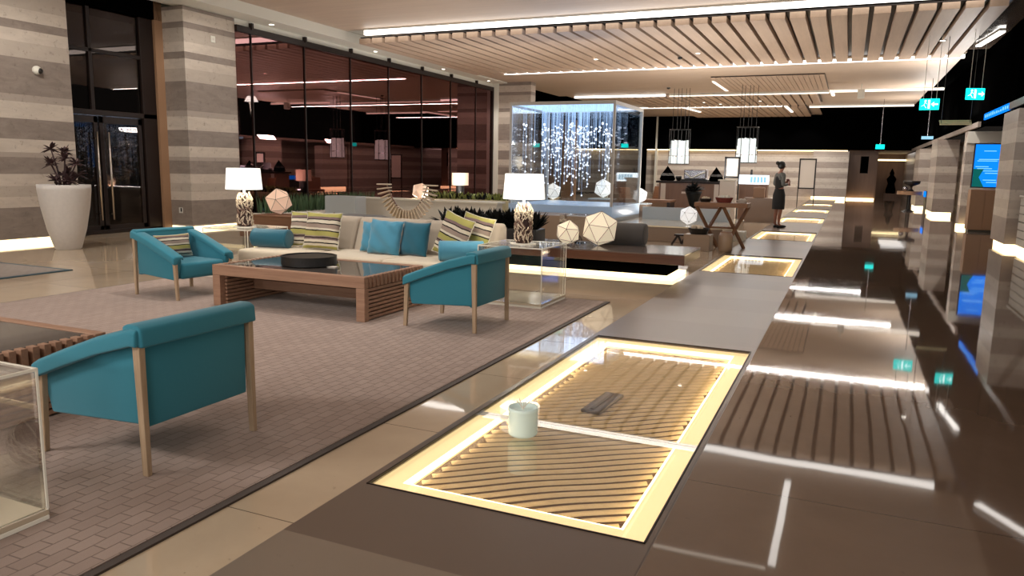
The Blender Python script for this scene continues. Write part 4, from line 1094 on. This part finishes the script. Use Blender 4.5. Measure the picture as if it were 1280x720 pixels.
m = MB(); m.box(-.82, -.1, .32, .42, .0, .58); m.build('pale_panel', 'tan', t)
t = thing('display_shelf', 'tan box on a pale counter just left of the person', 'display', (-2.45, 23.6, 0))
m = MB(); m.box(-.35, -.2, 0, .55, .3, .72); m.build('body', 'taupe_block', t)
m = MB(); m.box(-.12, -.1, .72, .2, .1, 1.02); m.build('box', 'tan', t, bevel=.01)
# far tables with trees etc.
t = thing('console_table', 'far round pale console table with black bowl, right of the corridor', 'table', (2.3, 35, 0))
m = MB(); m.cyl(0, 0, .68, .82, .46, n=28); m.build('top', 'tan', t)
m = MB(); m.lathe([(.25, 0), (.08, .08), (.07, .68)], 16); m.build('pedestal', 'tray', t)
t = thing('bowl', 'wide black bowl sculpture on the far console table', 'bowl', (2.35, 35, .821))
m = MB(); m.lathe([(.12, 0), (.04, .1), (.05, .2), (.3, .3), (.32, .42), (.28, .42), (.05, .25)], 20); m.build('body', 'tray', t, smooth=True)
m = MB(); m.ico(.1, 2, (-.22, 0, .1)); m.build('ball', 'chrome', t, smooth=True)
t = thing('digital_screen', 'small blue lit screen low on the striped far right pier', 'screen', (2.84, 34.6, .62))
m = MB(); m.box(-.03, -.4, 0, 0, .4, .22); m.build('panel', 'screen', t)
m = MB(); m.box(0, -.42, -.62, .03, .42, .24); m.build('stand', 'tray', t)

# TV and cabinet on the right
t = thing('television', 'upright blue screen on the right wall above the wooden cabinet', 'screen', (3.33, 23.6, 1.16))
m = MB(); m.box(-.35, .0, 0, .42, .07, 1.17); m.build('bezel', 'tray', t, bevel=.005)
m = MB(); m.box(-.32, -.006, .03, .39, 0, 1.14); sc_ = m.build('screen', 'screen', t)
m = MB(); m.prism([(-.32, .03), (-.05, .03), (-.18, .28), (-.08, .5), (-.32, .5)], 'y', -.010, -.0065); m.build('green_area', 'screen_green', sc_)
m = MB()
for i, (x0, x1, z) in enumerate(((-.12, .16, .96), (-.22, .25, .74), (-.25, .20, .70), (-.28, .02, .55), (-.24, .10, .50), (-.1, .3, .44), (-.05, .28, .38), (-.08, .22, .2), (0, .25, .14))): m.box(x0, -.010, z, x1, -.0065, z+.018)
m.build('text_lines', 'screen_lite', sc_)
m = MB(); m.box(-.05, .07, .3, .12, .9, .8); m.build('bracket', 'tray', t)
t = thing('cabinet', 'plain wooden cabinet below the upright blue screen', 'cabinet', (3.30, 23.55, 0))
m = MB(); m.box(-.33, -.25, .06, .36, .25, 1.12); m.build('body', 'tan', t, bevel=.006)
m = MB(); m.box(-.29, -.262, .1, .0, -.25, 1.06).box(.02, -.262, .1, .32, -.25, 1.06); m.build('door', 'tan', t, bevel=.003)
m = MB(); m.box(-.3, -.22, 0, .33, .22, .06); m.build('plinth', 'tray', t)
M['tan'].node_tree.nodes['Principled BSDF'].inputs['Base Color'].default_value = srgb(150, 116, 88)
# slatted counter on right
t = thing('slatted_counter', 'pale counter clad in wide boards with light beneath, at the right edge', 'counter', (3.12, 15.4, 0))
m = MB(); m.box(.06, -2.6, .12, .7, 2.3, 1.05); m.build('carcass', 'frame_dark', t)
for i in range(6):
    m = MB(); m.box(0, -2.6, .13+i*.157, .06, 2.3, .13+i*.157+.14); m.build('board', 'creamwall', t, bevel=.004)
m = MB(); m.box(-.03, -2.6, 1.075, .75, 2.3, 1.11); m.build('worktop', 'creamwall', t)
m = MB(); m.box(.03, -2.55, 0, .6, 2.25, .11); m.build('plinth_light', 'led', t)

# ribbon screen, louvre light and exit signs
t = thing('ribbon_screen', 'long blue ribbon screen up on the black right bulkhead', 'screen', (3.06, 15.5, 2.90))
m = MB(); m.box(-.01, 4.2, 0, .03, 7.6, .15); m.build('panel', 'screen', t)
m = MB()
r = random.Random(12)
for i in range(12): m.box(-.013, 4.3+i*.27, .04, -.0105, 4.3+i*.27+.14, .05+r.uniform(.03, .08))
m.build('text_marks', 'screen_lite', t)
m = MB(); m.box(-.012, 0, 0, .03, 4.19, .15); m.build('dark_end', 'frame_dark', t)
t = thing('louvre_light', 'pale yellow louvred light fitting under the black bulkhead', 'light', (2.15, 20.4, 2.62))
for i in range(3):
    m = MB(); m.box(-.33, -.1+i*.1, i*.045, .31, -.04+i*.1, i*.045+.03); m.build('louvre', 'yellowwall', t)
m = MB(); m.tube([(-.3, 0, .05), (-.3, 0, 1.98)], .006); m.tube([(.28, 0, .05), (.28, 0, 1.98)], .006); m.build('rod', 'tray', t)
def exit_sign(x, y, z, rz, label, arrow=1):
    t = thing('exit_sign', label, 'exit sign', (x, y, z), rz, 'hanging green exit signs')
    m = MB(); m.box(-.2, -.02, 0, .2, .02, .25); pn = m.build('panel', 'green_glow', t, bevel=.01)
    m = MB()   # running figure
    m.ico(.022, 2, (-.085, -.024, .2), None, (1, .3, 1)).bar((-.09, -.024, .18), (-.11, -.024, .11), .03, .006).bar((-.11, -.024, .11), (-.06, -.024, .04), .016, .006).bar((-.11, -.024, .11), (-.165, -.024, .08), .016, .006)
    m.bar((-.09, -.024, .17), (-.05, -.024, .13), .012, .006).box(-.03, -.026, .03, .01, -.022, .22)
    m.build('running_figure', 'green_white', pn)
    m = MB(); m.box(.06, -.026, .11, .17, -.022, .14).prism([(.03, .125), (.09, .07), (.09, .18)] if arrow > 0 else [(.19, .125), (.13, .07), (.13, .18)], 'y', -.026, -.022); m.build('arrow', 'green_white', pn)
    for s in (-1, 1):
        m = MB(); m.tube([(s*.13, 0, .25), (s*.13, 0, 4.62-z)], .006, 6); m.build('rod', 'white', t)
exit_sign(1.54, 20.0, 2.94, 0, 'hanging green exit sign directly in front of the black wall')
exit_sign(2.42, 20.0, 3.15, .35, 'hanging green exit sign on the right, turned slightly', -1)
for x, y, z, lb in ((1.15, 38, 2.6, 'small blue-green lit sign hanging far above the corridor entrance'), (2.35, 30, 2.7, 'tiny pale blue lamp hanging far right in the black area')):
    t = thing('hanging_sign', lb, 'sign', (x, y, z)); m = MB(); m.box(-.18, -.03, 0, .18, .03, .2 if x < 2 else .1); m.build('panel', 'green_glow' if x < 2 else 'litblue', t)
    m = MB(); m.tube([(0, 0, .1), (0, 0, 4.78-z)], .01); m.build('rod', 'chrome', t)

# crystal pendants
def pendant(label, loc, w=.40):
    t = thing('crystal_pendant', label, 'pendant lamp', loc, 0, 'crystal pendants'); r = random.Random(8)
    zt = 4.62-loc[2]
    m = MB()
    for k in range(8):
        a = k*PI/4; x, y = w*math.cos(a), w*.8*math.sin(a); m.tube([(x, y, -.02), (x, y, 1.32)], .012, 6)
    for z in (0, 1.32):
        m.tube([(w*math.cos(a*PI/12), w*.8*math.sin(a*PI/12), z) for a in range(25)], .014, 6)
    m.build('cage', 'tray', t)
    m = MB()
    for k in range(5): x = -.3+k*.15; m.tube([(x, .1*(k % 2), 1.32), (x, .1*(k % 2), zt)], .009, 6)
    m.build('cable', 'tray', t)
    for tier, z in enumerate((.02, .33, .62)):
        m = MB()
        for k in range(22):
            a = k*2*PI/22; rr = (w-.05)*(1-.06*tier); m.cyl(rr*math.cos(a), rr*.8*math.sin(a), z, z+.27+r.uniform(-.02, .03), .045, .04, 8)
        m.build('crystal_tier', 'crystal', t)
    m = MB(); m.cyl(0, 0, .05, .8, .07, n=12); m.build('bulb', 'litsign', t)
    return t
p1 = pendant('left crystal pendant hanging over the buffet counter', (-6.15, 30.0, 1.74))
dup(p1, (-3.62, 30.0, 1.82), .4, 'right crystal pendant hanging before the black upper wall')

# person-scale detail: smoke detector on the wood ceiling
for x, y, z, lb in ((-6.55, 29.4, 4.6, 'small black dome camera on the ceiling above the left pendant'), (-4.6, 21.9, 4.62, 'small sensor between the downlights of the slatted ceiling')):
    t = thing('smoke_detector', lb, 'sensor', (x, y, z)); m = MB(); m.lathe([(.07, 0), (.075, -.02), (.05, -.06), (.01, -.07)], 20); m.build('dome', 'tray', t, smooth=True)
    m = MB(); m.cyl(0, 0, -.005, 0.0, .09, n=20); m.build('base', 'white', t)

# ---------------------------------------------------------------- lights
def area(loc, rot, sx, sy, e, c=(1, .955, .90), name='ceiling_area_light', vis=True):
    l = bpy.data.lights.new(name, 'AREA'); l.shape = 'RECTANGLE'; l.size = sx; l.size_y = sy; l.energy = e; l.color = c
    o = bpy.data.objects.new(name, l); COL.objects.link(o); o.location = loc; o.rotation_euler = rot; return o
def spot(loc, tgt, e, ang=70, c=(1, .95, .89), r=.06, blend=.6, name='downlight_lamp'):
    l = bpy.data.lights.new(name, 'SPOT'); l.energy = e; l.spot_size = math.radians(ang); l.spot_blend = blend; l.color = c; l.shadow_soft_size = r
    o = bpy.data.objects.new(name, l); COL.objects.link(o); o.location = loc
    d = Vector(tgt)-Vector(loc); o.rotation_euler = d.to_track_quat('-Z', 'Y').to_euler(); return o
area((-7.5, -2.0, 4.7), (math.radians(22), math.radians(-8), 0), 3.5, 1.2, 300)
area((-1.0, -2.5, 4.7), (math.radians(14), 0, 0), 4, 1.0, 80)
# unseen fill lights added to brighten the ceiling, behind and right of the camera
for x in (-9, -4.5, 0): area((x, -4.7, 2.4), (math.radians(118), 0, 0), 1.6, .8, 65, name='ceiling_fill_light')
for y, e in ((0, 90), (6, 75), (11, 55)): area((3.55, y, 2.3), (math.radians(150), 0, math.radians(68)), 1.6, .5, e, name='ceiling_fill_light')
# uplights added above the right-hand piers to brighten the ceiling
for y, e in ((25.2, 110), (32.5, 110), (38.2, 90)): area((2.85, y, 2.88), (math.radians(135), 0, math.radians(90)), 1.2, .3, e, name='added_uplight')
# more added uplights without fixtures, over the low walls, platform and counter
area((-9.0, 14.75, .78), (PI, 0, 0), 3.0, .15, 40, name='added_uplight')
area((-9.5, 18.6, .70), (PI, 0, 0), 2.4, .15, 70, name='added_uplight')
area((-3.4, 18.7, .40), (PI, 0, 0), 1.8, .2, 120, name='added_uplight')
area((-4.5, 24.3, 1.2), (PI, 0, 0), 1.8, .1, 130, name='added_uplight')
area((-4.3, 24.12, 4.58), (0, 0, 0), 13.5, .10, 300, name='strip_light')
area((-4.0, 33.6, 4.55), (0, 0, 0), 12, .15, 300, name='strip_light')
area((-5, 42.5, 4.55), (0, 0, 0), 12, .3, 300, name='strip_light')
spot((-10.2, 6.8, 4.9), (-12.2, 8.5, 0.8), 260, 100, r=.04)
spot((-10.8, 5.6, 4.9), (-13, 7.6, 2.4), 110, 100, r=.04)
spot((-11.2, 11.8, 4.9), (-13, 13.2, 2.0), 90, 90)
spot((-10.2, 10.2, 4.9), (-13.1, 12.3, 2.0), 60, 80)
for x, y, e in ((-5.3, 6.4, 250), (-6.9, 5.4, 110), (-3.9, 3.3, 30), (-3.2, 8.2, 120), (-7.6, 9.2, 120), (-6.0, 11.5, 140), (-3.5, 12.2, 120), (-8.5, 13.0, 120), (-5.6, 3.9, 70)): spot((x, y, 4.92), (x, y+.2, 0), e, 95, r=.05)
spot((-12.3, 25.5, 4.6), (-12.3, 27.4, 1.0), 100, 90)
for y in (14.6, 18.9, 22.9): spot((-12.7, y, 4.66), (-12.7, y, 0), 60, 70)
for x in (-10, -7.5, -5, -2.5): spot((x, 46.5, 4.5), (x, 48.6, 1.4), 150, 90)
spot((-1, 45.2, 4.4), (-1, 48, 1.2), 110, 60)
for y in (24.0, 30.6, 36.4): spot((2.2, y-1.4, 4.5), (3.4, y+.9, 1.3), 110, 60)
spot((2.3, 16.3, 4.6), (3.3, 18.2, 1.5), 60, 80)
area((2.8, 53, 2.8), (0, 0, 0), 1.5, 6, 25, name='corridor_light')
# crystal case light, table lamp bulbs
area(((X0+X1)/2, (YA+YB)/2, ZT-.08), (0, 0, 0), 2.2, 2.2, 28, (.7, .83, 1), 'case_light')
for x in (-3.17, -7.05):
    l = bpy.data.lights.new('lamp_bulb', 'POINT'); l.energy = 10; l.color = (1, .9, .75); l.shadow_soft_size = .05
    o = bpy.data.objects.new('lamp_bulb', l); COL.objects.link(o); o.location = (x, 7.5, .645+.62)

wd = bpy.data.worlds.new('night'); scene.world = wd; wd.use_nodes = True
wd.node_tree.nodes['Background'].inputs[0].default_value = (.55, .45, .38, 1); wd.node_tree.nodes['Background'].inputs[1].default_value = .02

# ---------------------------------------------------------------- camera
yaw, pitch, roll, F = math.radians(-23.6966), math.radians(8.9917), math.radians(-1.0263), 943.54
cy, sy, cp, sp = math.cos(yaw), math.sin(yaw), math.cos(pitch), math.sin(pitch)
f = Vector((sy*cp, cy*cp, -sp)); r_ = Vector((cy, -sy, 0)); dn = f.cross(r_)
r2 = r_*math.cos(roll)+dn*math.sin(roll); d2 = -r_*math.sin(roll)+dn*math.cos(roll)
cam = bpy.data.cameras.new('camera'); co = bpy.data.objects.new('camera', cam); COL.objects.link(co)
mt = Matrix((( r2.x, -d2.x, -f.x, 0), (r2.y, -d2.y, -f.y, 0), (r2.z, -d2.z, -f.z, 1.45), (0, 0, 0, 1)))
co.matrix_world = mt
cam.sensor_width = 36; cam.lens = F*36/1280; cam.clip_end = 300; cam.clip_start = .05
scene.camera = co
scene.view_settings.view_transform = 'Standard'; scene.view_settings.look = 'None'
scene.view_settings.exposure = .42; scene.view_settings.gamma = 1; scene.view_settings.use_curve_mapping = False
